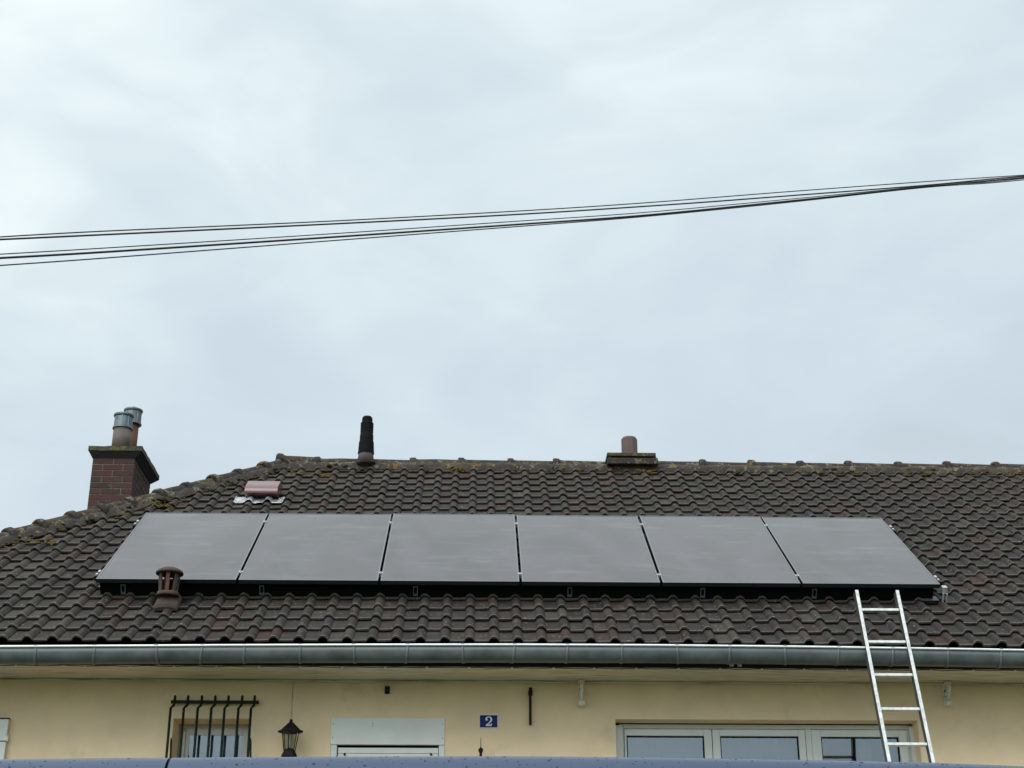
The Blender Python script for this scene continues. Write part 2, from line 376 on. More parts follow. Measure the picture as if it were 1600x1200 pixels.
# ------------------------------------------------------------------ the setting
def sheet(name, x0, x1, y0, y1, z, m):
    b = MB(); b.add([(x0, y0, z), (x1, y0, z), (x1, y1, z), (x0, y1, z)], [(0, 1, 2, 3)]); return tag(b.build(name, m), kind='structure')
sheet('ground', -900, 900, -900, 900, -.02, M['grass'])
sheet('street', -120, 120, -4.5, 4.3, 0.0, M['asphalt'])
b = MB(); b.box((-120, 4.3, -.02), (120, 4.45, .13)); b.box((-120, -4.65, -.02), (120, -4.5, .13)); tag(b.build('kerb', M['pave'], bevel=.01), kind='structure')
b = MB(); b.box((-120, 4.452, -.02), (120, 6.1, .125)); tag(b.build('pavement', M['pave']), kind='structure')
b = MB()
for i in range(-12, 13): b.box((i*6-1.5, -.06, .002), (i*6+1.5, .06, .006))
tag(b.build('road_markings', M['line']), kind='structure')
b = MB(); b.box((-14, 6.4, -.02), (16, 22, ZT-.02)); tag(b.build('terrace_bank', M['grass']), kind='structure')
b = MB(); b.box((-14, 6.12, -.02), (16, 6.398, ZT+.02))
tag(b.build('retaining_wall', M['stone'], bevel=.01), 'low concrete retaining wall holding up the front terrace', 'wall')
sheet('terrace_path', -7, 10, 10.4, YW-.002, ZT-.016, M['gravel'])

# ------------------------------------------------------------------ HOUSE
XL, XR = -5.85, 9.0
house = empty('house', (1.5, YW, ZT-.02), 'cream rendered house under a brown and grey tiled hipped roof carrying six solar panels', 'house')
# openings on the front wall (world x, z)
def wz(px, py): p = at(px, py, YW); return p.x, p.z
BWx0, BWz = wz(961.5, 1122.5); BWx1, _ = wz(1433.5, 1127)
SWx0, SWz = wz(271.5, 1122.5); SWx1, _ = wz(392.5, 1122.5)
DRx0, DRz = wz(519, 1121.5); DRx1, _ = wz(694.5, 1121)
BWz -= .006
OPEN = [(BWx0, BWx1, ZT+.95, BWz), (SWx0, SWx1, ZT+1.35, SWz), (DRx0, DRx1, ZT+.02, DRz), (-5.35, -4.20, ZT+.95, 2.23+1.6)]
REV = [.17, .26, .10, .17]
def front_wall():
    b = MB()
    xs = sorted({XL, XR, *[o[0] for o in OPEN], *[o[1] for o in OPEN]}); zs = sorted({-.02, ZS-.012, *[o[2] for o in OPEN], *[o[3] for o in OPEN]})
    def solid(i, j):
        if i < 0 or j < 0 or i >= len(xs)-1 or j >= len(zs)-1: return False
        cx, cz = (xs[i]+xs[i+1])/2, (zs[j]+zs[j+1])/2
        return not any(o[0] < cx < o[1] and o[2] < cz < o[3] for o in OPEN)
    vid = {}
    def V(i, j, k):
        if (i, j, k) not in vid: vid[(i, j, k)] = len(b.v); b.v.append((xs[i], YW if k == 0 else YW+.32, zs[j]))
        return vid[(i, j, k)]
    for i in range(len(xs)-1):
        for j in range(len(zs)-1):
            if not solid(i, j): continue
            b.face([V(i, j, 0), V(i+1, j, 0), V(i+1, j+1, 0), V(i, j+1, 0)])
            b.face([V(i, j, 1), V(i, j+1, 1), V(i+1, j+1, 1), V(i+1, j, 1)])
            if not solid(i-1, j): b.face([V(i, j, 0), V(i, j+1, 0), V(i, j+1, 1), V(i, j, 1)])
            if not solid(i+1, j): b.face([V(i+1, j, 0), V(i+1, j, 1), V(i+1, j+1, 1), V(i+1, j+1, 0)])
            if not solid(i, j-1): b.face([V(i, j, 0), V(i, j, 1), V(i+1, j, 1), V(i+1, j, 0)])
            if not solid(i, j+1): b.face([V(i, j+1, 0), V(i+1, j+1, 0), V(i+1, j+1, 1), V(i, j+1, 1)])
    return b.build('wall', M['wall'], house)
front_wall()
YR = Y0+SR*ct                                             # ridge depth
YB = 2*YR-Y0                                              # back eave
for nm, a, c in (('wall', (XL, YW+.322, -.02), (XL+.3, YB-.6, ZS-.012)), ('wall', (XR-.3, YW+.322, -.02), (XR, YB-.6, ZS-.012)), ('wall', (XL, YB-.598, -.02), (XR, YB-.3, ZS-.012))):
    b = MB(); b.box(a, c); b.build(nm, M['wall'], house)
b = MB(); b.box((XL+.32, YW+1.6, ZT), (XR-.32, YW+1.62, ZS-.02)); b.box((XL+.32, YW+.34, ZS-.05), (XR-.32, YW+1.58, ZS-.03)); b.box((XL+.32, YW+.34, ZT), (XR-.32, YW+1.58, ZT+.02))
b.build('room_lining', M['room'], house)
# gable on the right end, above the wall
ZR = roof(0, SR).z
b = MB(); b.prism([(XR-.3, Y0+.62, ZS-.01), (XR-.3, YB-.62, ZS-.01), (XR-.3, YR, ZR-.25)], (.3, 0, 0)); b.build('gable_wall', M['wall'], house)

# ---- roof deck
HZ = -.075
def rp(x, s, h=HZ): return roof(x, s, h)
XE = AX-SR*ct                                             # left eave corner of the hip
b = MB()
e0, e1 = rp(XE, 0), rp(XR+.15, 0); a0, a1 = rp(AX, SR), rp(XR+.15, SR)
k0 = Vector((e0.x, 2*YR-e0.y, e0.z)); k1 = Vector((e1.x, 2*YR-e1.y, e1.z))
b.add([e0, e1, a1, a0, k0, k1], [(0, 1, 2, 3), (5, 4, 3, 2), (4, 0, 3), (0, 4, 5, 1), (1, 5, 2)])
roof_o = b.build('roof', M['deck'], house)

# ---- roof tiles
PROF = [(-.5, .000), (-.30, -.0015), (-.10, .0), (.08, .0015), (.115, .011), (.16, .0245), (.225, .0325), (.30, .035), (.375, .0325), (.44, .0245), (.485, .014), (.515, .0085)]
NP = len(PROF); TL = 1.30*GA; THK = .018
def tile_geo(seed):
    r = random.Random(seed); vs = []; fs = []; uv = []
    jit = [r.uniform(-.0009, .0009) for _ in range(NP)]; chip = [r.uniform(0, .003) for _ in range(NP)]
    if seed % 3 == 0: k = r.randrange(1, 5); chip[k] += .006
    slope = -(THK+.010)/GA
    for row, v in enumerate((0, .025, TL)):
        for i, (u, h) in enumerate(PROF):
            y = v+(chip[i] if row < 2 else 0); dz = -.0025 if row == 0 else 0
            vs.append((u*RP, y, h+jit[i]+slope*v+dz)); uv.append((u+.5, v/GA))
    for i, (u, h) in enumerate(PROF): vs.append((u*RP, chip[i]+.0015, h+jit[i]-THK)); uv.append((u+.5, .06))
    for i, (u, h) in enumerate(PROF): vs.append((u*RP, .05, h+jit[i]-THK+slope*.05)); uv.append((u+.5, .2))
    for row in range(2):
        for i in range(NP-1): a = row*NP+i; fs.append(((a, a+1, a+NP+1, a+NP), True))
    for i in range(NP-1):
        fs.append(((3*NP+i, 3*NP+i+1, i+1, i), False)); fs.append(((4*NP+i, 4*NP+i+1, 3*NP+i+1, 3*NP+i), True))
    # right side lap of the roll
    j = NP-1; vs.append((PROF[j][0]*RP, TL, PROF[j][1]-THK+slope*TL)); uv.append((1, 1.2)); fs.append(((j, NP+j, 2*NP+j, len(vs)-1, 3*NP+j), False))
    return vs, fs, uv
GEO = [tile_geo(i) for i in range(8)]
def tile_mesh(k, name='roof_tile'):
    vs, fs, uv = GEO[k]; b = MB(); b.v = list(vs)
    for f, s in fs: b.face(f, 0, s)
    me = b.mesh(name, TM[k])
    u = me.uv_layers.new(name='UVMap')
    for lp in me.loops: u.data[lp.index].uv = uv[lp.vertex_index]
    bm = bmesh.new(); bm.from_mesh(me)
    for e in bm.edges:
        if len(e.link_faces) == 2 and e.calc_face_angle(0) > R(48): e.smooth = False
    bm.to_mesh(me); bm.free()
    return me
TMESH = [tile_mesh(k) for k in range(8)]
PH = .165
_a, _b = hit(146.5, 905, PH), hit(1471, 912, PH); _c, _d = hit(226.5, 801, PH), hit(1377.5, 808, PH)
PX0 = (_a[0]+_c[0])/2; PW = (_b[0]+_d[0])/2-PX0; PS0 = (_a[1]+_b[1])/2; PL = (_c[1]+_d[1])/2-PS0
cells = []
for i in range(22):
    s = i*GA; hx = AX-(SR-s)*ct
    for k in range(-40, 70):
        x = RX0+k*RP-.3*RP
        if x < hx+.02 or x > XR: continue
        cx, cy = proj(roof(x, s+GA*.4)); vis = -25 < cx < 1625 and cy < 1012
        under = PX0+.12+(.4-s)*0 < x < PX0+PW-.12 and PS0+.18 < s < PS0+PL-.22
        p0, p1 = proj(roof(x-.09, s)), proj(roof(x+.09, s+GA))
        area = abs(p1[0]-p0[0])*0+ (38*abs(p1[1]-p0[1]) if vis and not under else 0)
        if under: area *= .0
        cells.append((area, i, k, x, s, vis))
cells.sort(key=lambda c: (-c[0], c[1], c[2]))
def pick(x, s, i):
    n1_ = mnoise.noise(Vector((x*.55, s*.9, 3.3))); n2_ = mnoise.noise(Vector((x*2.1, s*2.3, 8.8)))
    mid = max(0, 1-abs(x-.3)/3.6)                         # the middle of the roof is browner than its flanks
    w = [1.0, .9+.9*(1-mid), .9, .5+1.3*mid, .10+.75*mid*(s < 1.2)+(.35 if s > 4.3 else 0), .55, .4, .35+.9*(1-mid)*(x < 0)]
    if s > 3.9: w[3] += 1.0
    if 1.6 < s < 3.9: w[1] += .8; w[0] += .8
    w[3] *= 1+n1_*.8; w[1] *= 1-n1_*.8; w[7] *= 1+n2_*.6
    return rnd.choices(range(8), [max(.02, a) for a in w])[0]
stuff = MB(); suv = []; smooth_s = []
n_ind = 0
NB = NR
for area, i, k, x, s, vis in cells:
    t = pick(x, s, i)
    loc = roof(x, s+rnd.uniform(-.003, .003), rnd.uniform(-.0012, .0015)) + Vector((rnd.uniform(-.0018, .0018), 0, bow(x, s)))
    slip = rnd.random() < .04; tw = rnd.gauss(0, .024 if slip else .008); pt = rnd.gauss(0, .004)+(.012 if slip else 0)
    if n_ind < 300 and area > 0:
        o = bpy.data.objects.new('roof_tile', TMESH[t]); C.objects.link(o); o.location = loc
        o.rotation_euler = (TH+pt, 0, tw); attach(o, roof_o); n_ind += 1
    else:
        vs, fs, uv = GEO[t]; mt = Matrix.Translation(loc) @ Matrix.Rotation(tw, 4, 'Z') @ Matrix.Rotation(TH+pt, 4, 'X')
        o_ = len(stuff.v); stuff.v += [tuple(mt @ Vector(v)) for v in vs]; suv += uv
        for f, sm in fs: stuff.face([o_+q for q in f], t, sm)
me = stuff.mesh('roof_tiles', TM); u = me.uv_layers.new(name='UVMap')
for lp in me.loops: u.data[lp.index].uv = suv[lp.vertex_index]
bm = bmesh.new(); bm.from_mesh(me)
for e in bm.edges:
    if len(e.link_faces) == 2 and e.calc_face_angle(0) > R(48): e.smooth = False
bm.to_mesh(me); bm.free()
o = bpy.data.objects.new('roof_tiles', me); C.objects.link(o); attach(o, roof_o); o['kind'] = 'stuff'

# ---- ridge and hip tiles (half-round caps with a collar)
def cap_tile(name, p0, p1, r=.118, upv=Vector((0, 0, 1)), seed=0):
    rr = random.Random(seed); d = (p1-p0); ln = d.length; d = d/ln; side = d.cross(upv).normalized(); n = side.cross(d).normalized()
    b = MB(); K = 12; a0, a1 = R(-14), R(194)
    # stations: collar first, then barrel
    st = [(0, r*.97, 0), (0, r+.016, .0), (.018, r+.023, 0), (.062, r+.021, 0), (.075, r+.004, 0), (.10, r, 0), (ln*.55, r-.002, rr.uniform(-.004, .004)), (ln+.03, r-.008, 0)]
    vs = []
    for t, ra, dz in st:
        for k in range(K+1):
            a = a0+(a1-a0)*k/K; w = ra*(1+rr.uniform(-.015, .015))
            vs.append(p0+d*t+side*(math.cos(a)*w)+n*(math.sin(a)*w+dz))
    fs = [(i*(K+1)+k, i*(K+1)+k+1, (i+1)*(K+1)+k+1, (i+1)*(K+1)+k) for i in range(len(st)-1) for k in range(K)]
    b.add(vs, fs, 0, True)
    return b.build(name, M['cap'], roof_o, angle=50, fix=False)
ztop = roof(0, SR, .075).z; RR = .112
def ridge_x(px): # x on the ridge line for a pixel column
    py = 716+(px-600)*.011; return at(px, py, YR).x
bumps = [496, 571, 645, 720, 797, 868, 945, 1020, 1096, 1172, 1248, 1323, 1401, 1477, 1553, 1629, 1705, 1781]
xsr = [ridge_x(p) for p in bumps]
for i, (xa, xb) in enumerate(zip(xsr, xsr[1:])):
    if 945 <= bumps[i] < 1020: continue
    dz = rnd.uniform(-.006, .006)
    cap_tile('ridge_tile', Vector((xa-.03, YR, ztop-RR+dz)), Vector((xb-.03, YR, ztop-RR+rnd.uniform(-.006, .006))), r=RR, seed=i)
cap_tile('ridge_tile', Vector((AX-.14, YR, ztop-RR+.02)), Vector((xsr[0], YR, ztop-RR+.004)), r=RR+.012, seed=77)
# hip: points along the hip line
def hip_pt(t, h=.0): p = roof(AX-t*ct, SR-t, 0); return p+Vector((0, 0, h))
hb = [440, 410, 370, 331, 289, 246, 200, 155, 109, 60, 12, -38, -90]
ts = []
for px in hb:
    lo, hi = 0, SR+1
    for _ in range(40):
        mdl = (lo+hi)/2
        if proj(hip_pt(mdl, .05))[0] > px: lo = mdl
        else: hi = mdl
    ts.append(mdl)
for i, (ta, tb) in enumerate(zip(ts, ts[1:])):
    pa = hip_pt(ta, .068-.086); pb = hip_pt(tb, .068-.086)
    jz = Vector((0, 0, rnd.uniform(-.006, .008)))
    # collar at the lower end lies over the next tile, so run each tile upwards
    cap_tile('hip_tile', pb+jz, pa+jz, r=.094, seed=100+i)
cap_tile('hip_tile', hip_pt(ts[0], -.02), hip_pt(0.0, -.01), r=.102, seed=222)

# ---- rough bedding mortar and moss under the caps
def ribbon(name, pts, w, m, amp):
    b = MB(); n = len(pts)
    for i, (p, dn) in enumerate(pts):
        for k in range(4):
            q = p+dn*(k/3*w)+NR*((.045, .058, .048, .0)[k]); j = mnoise.noise(q*9)*amp; b.v.append(tuple(q+NR*j+dn*(mnoise.noise(q*6+Vector((5, 5, 5)))*.025 if k == 3 else 0)))
    for i in range(n-1):
        for k in range(3): a = i*4+k; b.face([a, a+1, a+5, a+4], 0, True)
    return b.build(name, m, roof_o)
ribbon('ridge_mortar', [(roof(AX-.05+i*.06, SR-.07, 0), -SV) for i in range(int((XR-AX)/.06))], .15, M['mortar'], .016)
hd = Vector((ct, -ct*ct, -ct*st)).normalized()            # towards the inside of the front slope, down and right
ribbon('hip_mortar', [(hip_pt(t*.05)+Vector((-.01, 0, 0)), (Vector((.8, 0, 0))-SV*.55).normalized()) for t in range(int(SR/.05))], .165, M['mortar'], .018)
b = MB(); A_, B_ = roof(AX, SR), roof(XE, 0)
b.add([A_+Vector((.012, 0, -.12)), B_+Vector((.012, 0, -.12)), B_+Vector((.012, 0, .045)), A_+Vector((.012, 0, .045)),
       A_+Vector((-.012, .0, -.12)), B_+Vector((-.012, .0, -.12)), B_+Vector((-.012, .0, .045)), A_+Vector((-.012, .0, .045))],
      [(0, 3, 2, 1), (4, 5, 6, 7), (0, 1, 5, 4), (1, 2, 6, 5), (2, 3, 7, 6), (3, 0, 4, 7)])
b.build('hip_batten', M['deck'], roof_o)
b = MB(); b.box((AX, YR-.012, roof(0, SR).z-.12), (XR, YR+.012, roof(0, SR).z+.04)); b.build('ridge_batten', M['deck'], roof_o)
def clumps(name, n, where, mat_, smin, smax):
    b = MB()
    ico = bmesh.new(); bmesh.ops.create_icosphere(ico, subdivisions=1, radius=1); iv = [v.co.copy() for v in ico.verts]; fi = [tuple(v.index for v in f.verts) for f in ico.faces]; ico.free()
    for _ in range(n):
        c, s_ = where(), rnd.uniform(smin, smax); ph = rnd.uniform(0, 99)
        b.add([c+Vector((v.x*1.5, v.y, v.z*.7))*s_*(1+.35*mnoise.noise(v*1.7+Vector((ph, ph, ph)))) for v in iv], fi, 0, True)
    o = b.build(name, mat_, roof_o, fix=False); o['kind'] = 'stuff'; return o
def along_ridge():
    while True:
        x = rnd.uniform(AX, 7.5)
        if mnoise.noise(Vector((x*1.7, 0, 4)))+rnd.uniform(-.25, .6) > .12: break
    s = SR-.05-abs(rnd.gauss(0, .10)); return roof(x, s, rnd.uniform(.0, .04) if s > SR-.2 else .006)
def along_hip():
    t = rnd.uniform(0, SR*.97); o_ = abs(rnd.gauss(.12, .09)); return hip_pt(t)+Vector((o_, 0, 0))+NR*rnd.uniform(-.01, .04 if o_ < .2 else .01)
clumps('moss', 420, along_ridge, M['moss'], .010, .026)
clumps('hip_moss', 380, along_hip, M['moss'], .010, .026)
clumps('ridge_lichen', 90, along_ridge, M['moss_y'], .008, .020)
def near_px(lst):
    def f():
        px, py = rnd.choice(lst); x, s_ = hit(px+rnd.gauss(0, 11), py+rnd.gauss(0, 2.0), .03); return roof(x, min(s_, SR-.06), .028)
    return f
clumps('ridge_lichen', 150, near_px([(470, 738), (500, 742), (622, 724), (720, 726), (716, 733), (955, 732), (1010, 735), (1168, 728), (1475, 731), (1520, 737), (1590, 737)]), M['moss_y'], .006, .015)
clumps('hip_lichen', 60, near_px([(52, 845), (80, 846), (10, 855), (255, 789), (262, 787), (420, 745)]), M['moss_y'], .006, .015)
clumps('hip_lichen', 60, along_hip, M['moss_y'], .007, .018)

# ---- chimney (brick) behind the hip
YC = 14.6
cf0, cf1 = at(142, 740, YC), at(208.5, 740, YC); CX0, CX1 = cf0.x, cf1.x; CYB = YC+.80
zc_top = at(180, 716, YC).z; zslab0 = at(180, 704, YC-.05).z; zslab1 = at(180, 697, YC-.05).z
CZB = 5.55
chim = MB(); chim.box((CX0+.003, YC+.003, CZB), (CX1-.003, CYB-.006, zc_top)); 
chim = chim.build('chimney', M['bmortar'], house); chim['label'] = 'dark red brick chimney with mossy slab standing behind the hip'
ch = (zc_top-CZB); nc = 19; hc = .0655
fw = CX1-CX0
def brick(x0, x1, y0, y1, z0, z1):
    g = .004+rnd.uniform(0, .0012)
    b = MB(); yy_ = g if y0 > YC+.05 else 0; xx_ = 0 if x1 >= CX1-.001 else g; b.box((x0+g, y0+yy_, z0+g), (x1-xx_, y1-yy_, z1-g))
    b.build('brick', rnd.choices(M['brick'], (5, 4, 3))[0], chim, bevel=.0015)
for c in range(nc):
    z1 = zc_top-c*hc; z0 = z1-hc
    if z1 < CZB: break
    pat = [0, .5, 1] if c % 2 == 0 else [0, .26, .74, 1]
    pr = rnd.uniform(0, .002)
    for a, b_ in zip(pat, pat[1:]): brick(CX0+a*fw, CX0+b_*fw, YC-pr, YC+.10, z0, z1)
    ypat = [.1005, .33, .56, .80] if c % 2 else [.1005, .215, .445, .675, .80]
    for a, b_ in zip(ypat, ypat[1:]): brick(CX1-.10, CX1+rnd.uniform(0, .002), YC+a+.001, YC+b_, z0, z1)
b = MB(); sx0, sx1 = at(138, 700, YC-.05).x, at(222, 703, YC-.05).x; sy0, sy1 = YC-.05, CYB+.06
g = lambda x0, x1, y0, y1, z: [(x0, y0, z), (x1, y0, z), (x1, y1, z), (x0, y1, z)]
vs = g(CX0-.004, CX1+.004, YC-.004, CYB, zc_top)+g(sx0+.004, sx1-.006, sy0+.004, sy1, zslab0-.002)
b.add(vs, [(0, 1, 5, 4), (1, 2, 6, 5), (2, 3, 7, 6), (3, 0, 4, 7), (0, 3, 2, 1), (4, 5, 6, 7)]); b.build('corbel', M['crownd'], chim)
b = MB(); nx, ny = 10, 10
for j in range(2):
    for iy in range(ny+1):
        for ix in range(nx+1):
            p = Vector((sx0+(sx1-sx0)*ix/nx, sy0+(sy1-sy0)*iy/ny, (zslab0, zslab1)[j])); edge = ix in (0, nx) or iy in (0, ny)
            p += Vector((mnoise.noise(p*11), mnoise.noise(p*11+Vector((3, 0, 0))), mnoise.noise(p*9+Vector((0, 4, 0)))))*(.008 if (j or edge) else .003); b.v.append(tuple(p))
S = (nx+1)*(ny+1)
for iy in range(ny):
    for ix in range(nx):
        a = iy*(nx+1)+ix; b.face([a, a+nx+1, a+nx+2, a+1], 0); b.face([S+a, S+a+1, S+a+nx+2, S+a+nx+1], 0, True)
for ix in range(nx):
    b.face([ix, ix+1, S+ix+1, S+ix]); a = ny*(nx+1)+ix; b.face([a+1, a, S+a, S+a+1])
for iy in range(ny):
    a = iy*(nx+1); b.face([a+nx+1, a, S+a, S+a+nx+1]); a += nx; b.face([a, a+nx+1, S+a+nx+1, S+a])
b.build('slab', M['crown'], chim)
# pots with sheet-metal cowls
zr = lambda py, Y, px=195: at(px, py, Y).z
yp = YC+.13; cxp = at(189.5, 690, yp).x; r1 = 13.6*yp*1.09/FPX
b = MB(); b.lathe([(r1*1.02, zslab1-.01), (r1*.98, zr(669, yp))], (cxp, yp, 0), 28); b.build('chimney_pot', M['terrag'], chim)['label'] = 'grey brown clay pot at the front of the chimney slab'
def cowl(cx, cy, z0, z1, r):
    b = MB(); b.lathe([(r*1.0, z0-.0), (r*1.12, z0), (r*1.12, z0+.014), (r*1.02, z0+.022), (r*1.0, z1-.035), (r*1.13, z1-.02), (r*1.13, z1-.004), (r*1.05, z1), (r*.2, z1+.012)], (cx, cy, 0), 28)
    for k in range(5):
        a = -2.2+k*.72; b.box((cx+math.cos(a)*r*1.0-.004, cy+math.sin(a)*r*1.0-.004, z0+.02), (cx+math.cos(a)*r*1.0+.004, cy+math.sin(a)*r*1.0+.004, z1-.03))
    return b
cowl(cxp, yp, zr(671, yp), zr(648.5, yp), r1).build('cowl', M['galv'], chim, angle=35)
yp2 = CYB-.16; cxp2 = at(204.5, 680, yp2).x; r2 = r1*.97
b = MB(); b.lathe([(r2*.82, zslab1-.01), (r2*.82, zr(660, yp2))], (cxp2, yp2, 0), 28); b.build('chimney_pot', M['terra'], chim)['label'] = 'red terracotta pot at the back of the chimney slab'
b = cowl(cxp2, yp2, zr(664, yp2), zr(640.5, yp2), r2*1.0); zt_ = zr(640.5, yp2); b.lathe([(.008, zt_), (.008, zt_+.02), (.018, zt_+.024), (.018, zt_+.034), (.006, zt_+.04)], (cxp2, yp2, 0), 10)
b.build('cowl', M['galv'], chim, angle=35)

# ---- small chimney on the ridge
yk = YR-.02; kx0, kx1 = at(948, 712, yk-.15).x, at(1024, 712, yk-.15).x
zk_s0, zk_s1 = at(985, 712.5, yk-.2).z, at(985, 707, yk-.2).z; zk_b = at(985, 717.5, yk-.17).z
b = MB(); b.box((kx0+.05, yk-.13, zk_b-.25), (kx1-.05, yk+.28, zk_s0+.001)); rc = b.build('chimney', M['crownd'], house); rc['label'] = 'short chimney stub with flat slab and one clay pot on the ridge'
b = MB(); b.box((kx0, yk-.2, zk_s0), (kx1, yk+.34, zk_s1)); b.build('slab', M['crown'], rc, bevel=.006)
b = MB(); b.box((kx0-.0, yk-.22, zk_b-.07), (kx1+.02, yk-.132, zk_b)); b.build('flashing', M['mortar'], rc, bevel=.008)
for xx in (kx0+.012, kx1-.03):
    b = MB(); b.box((xx, yk-.19, zk_b-.02), (xx+.035, yk-.134, zk_s0-.001)); b.build('prop', M['crownd'], rc)
pcx = at(983.5, 700, yk).x; rk = 12.3*yk*1.09/FPX; zk1 = at(983, 684.5, yk).z
b = MB(); b.lathe([(rk, zk_s1-.005), (rk, zk1-.02), (rk*.86, zk1), (rk*.7, zk1), (rk*.7, zk_s1)], (pcx, yk, 0), 10, smooth=False); b.build('chimney_pot', M['terrab'], rc)

# ---- soffit and fascia
b = MB(); b.box((XE+.1, Y0+.052, ZS), (XR, YW-.001, ZS+.016)); b.build('soffit_board', M['wood'], house)
b = MB(); b.box((XE+.1, YW-.045, ZS-.014), (XR, YW-.002, ZS-.002)); b.build('soffit_trim', M['wood'], house, bevel=.003)
b = MB(); b.box((XE+.1, Y0+.022, ZS-.008), (XR, Y0+.05, Z0-.03)); b.build('fascia_board', M['deck'], house)

# ---- gutter: half-round zinc trough with rolled bead and straps
GL = [(0, 1010.2), (200, 1008.9), (400, 1007.6), (600, 1006.8), (800, 1006.6), (1000, 1007.4), (1200, 1009.4), (1400, 1012.4), (1600, 1016.0)]
YG = 11.245; GRAD = .066
def gut_z(x):
    px = 745+x*FPX/12.3
    px = max(-150, min(1750, px)); return at(px, pix_interp(GL, px), YG).z
gx = [-6.3+i*.3 for i in range(52)]
b = MB(); K = 12
for x in gx:
    z = gut_z(x)-.004
    for k in range(K+1):
        a = math.pi+math.pi*k/K; b.v.append((x, YG+GRAD+GRAD*math.cos(a), z-.122*abs(math.sin(a))**.75))
for i in range(len(gx)-1):
    for k in range(K): a = i*(K+1)+k; b.face([a, a+1, a+K+2, a+K+1], 0, True)
gut = b.build('gutter', M['zinc'], house, fix=False)
sm = gut.modifiers.new('thickness', 'SOLIDIFY'); sm.thickness = .0015
b = MB(); b.tube([(x, YG-.002, gut_z(x)-.004) for x in gx], .0095, 8); b.build('gutter_bead', M['zincl'], gut)
bpx = [-30, 55, 147, 243, 315, 381, 468.5, 552.5, 637, 722.5, 804, 887, 972, 1058.5, 1141, 1227, 1311, 1396, 1482, 1565, 1648]
for px in bpx:
    x = at(px, 1020, YG).x; z = gut_z(x)-.004; b = MB(); rr_ = GRAD+.0035; tilt = rnd.uniform(-.012, .012)
    for w in (-.010, .010):
        for k in range(K+1):
            a = math.pi+math.pi*k/K; b.v.append((x+w+tilt*(k/4 if k < 8 else 2), YG+GRAD+rr_*math.cos(a), z-.1275*abs(math.sin(a))**.75))
    for k in range(K): b.face([k, k+1, K+2+k, K+1+k], 0, True)
    b.box((x-.014, YG-.010, z-.004), (x+.014, YG+.012, z+.011))
    b.build('gutter_bracket', M['strap'], gut, fix=False).modifiers.new('thickness', 'SOLIDIFY').thickness = .003

# ---- windows and door
def ring(b, x0, x1, z0, z1, y0, y1, w, m=0):
    b.box((x0, y0, z0), (x0+w, y1, z1), m); b.box((x1-w, y0, z0), (x1, y1, z1), m)
    b.box((x0+w, y0, z1-w), (x1-w, y1, z1), m); b.box((x0+w, y0, z0), (x1-w, y1, z0+w), m)
def wfx(px, Y, py=1150): return at(px, py, Y).x
def wfz(py, Y, px=1000): return at(px, py, Y).z
# big window (three sashes)
yf = YW+.17
win = MB()
gx0, gx1 = wfx(968, yf), wfx(1424, yf); ztf = wfz(1131.5, yf); zbf = ZT+.96
ring(win, gx0, gx1, zbf, ztf, yf, yf+.06, .035); win = win.build('window', M['white'], house, bevel=.003); win['label'] = 'wide white three-sash window behind the ladder'
b = MB(); b.box((BWx0+.001, yf-.001, ztf+.001), (BWx1-.001, yf+.05, BWz-.001)); b.build('shutter_slot', M['rubber'], win)
b = MB(); b.box((BWx0+.001, yf-.035, zbf), (gx0+.02, yf-.002, BWz-.022)); b.build('guide_rail', M['white'], win, bevel=.002)
b = MB(); b.box((gx1-.02, yf-.035, zbf), (gx1+.035, yf-.002, BWz-.022)); b.build('guide_rail', M['white'], win, bevel=.002)
b = MB(); b.box((gx1+.038, yf-.02, zbf), (BWx1-.001, yf+.02, BWz-.004)); b.build('guide_rail', M['whitep'], win, bevel=.002)
sashes = [(975.5, 1112, 979, 1100), (1113, 1258, 1125, 1247.5), (1268, 1417, 1282.5, 1404)]
for i, (a, c, g0, g1) in enumerate(sashes):
    x0, x1, q0, q1 = wfx(a, yf-.01), wfx(c, yf-.01), wfx(g0, yf-.01), wfx(g1, yf-.01); zt2 = wfz(1139, yf-.01); zg = wfz(1149.5 if i < 2 else 1150, yf-.01)
    b = MB(); b.box((x0, yf-.014, zbf+.04), (q0, yf+.045, zt2)); b.box((q1, yf-.014, zbf+.04), (x1, yf+.045, zt2)); b.box((q0, yf-.014, zg), (q1, yf+.045, zt2)); b.box((q0, yf-.014, zbf+.04), (q1, yf+.045, zbf+.12))
    b.build('sash', M['white'], win, bevel=.004)
    b = MB(); ring(b, q0+.0005, q1-.0005, zbf+.1205, zg-.0005, yf+.004, yf+.03, .008); b.build('gasket', M['rubber'], win)
    b = MB(); b.box((q0+.002, yf+.014, zbf+.122), (q1-.002, yf+.018, zg-.002)); b.build('pane', M['glass'], win)
for px in (1258.5,):
    b = MB(); b.box((wfx(px, yf), yf-.004, zbf+.035), (wfx(px+9, yf), yf+.04, ztf-.036)); b.build('mullion', M['white'], win, bevel=.002)
b = MB(); b.box((BWx0-.04, YW-.04, ZT+.90), (BWx1+.04, YW+.165, ZT+.948)); b.build('sill', M['stone'], win, bevel=.004)
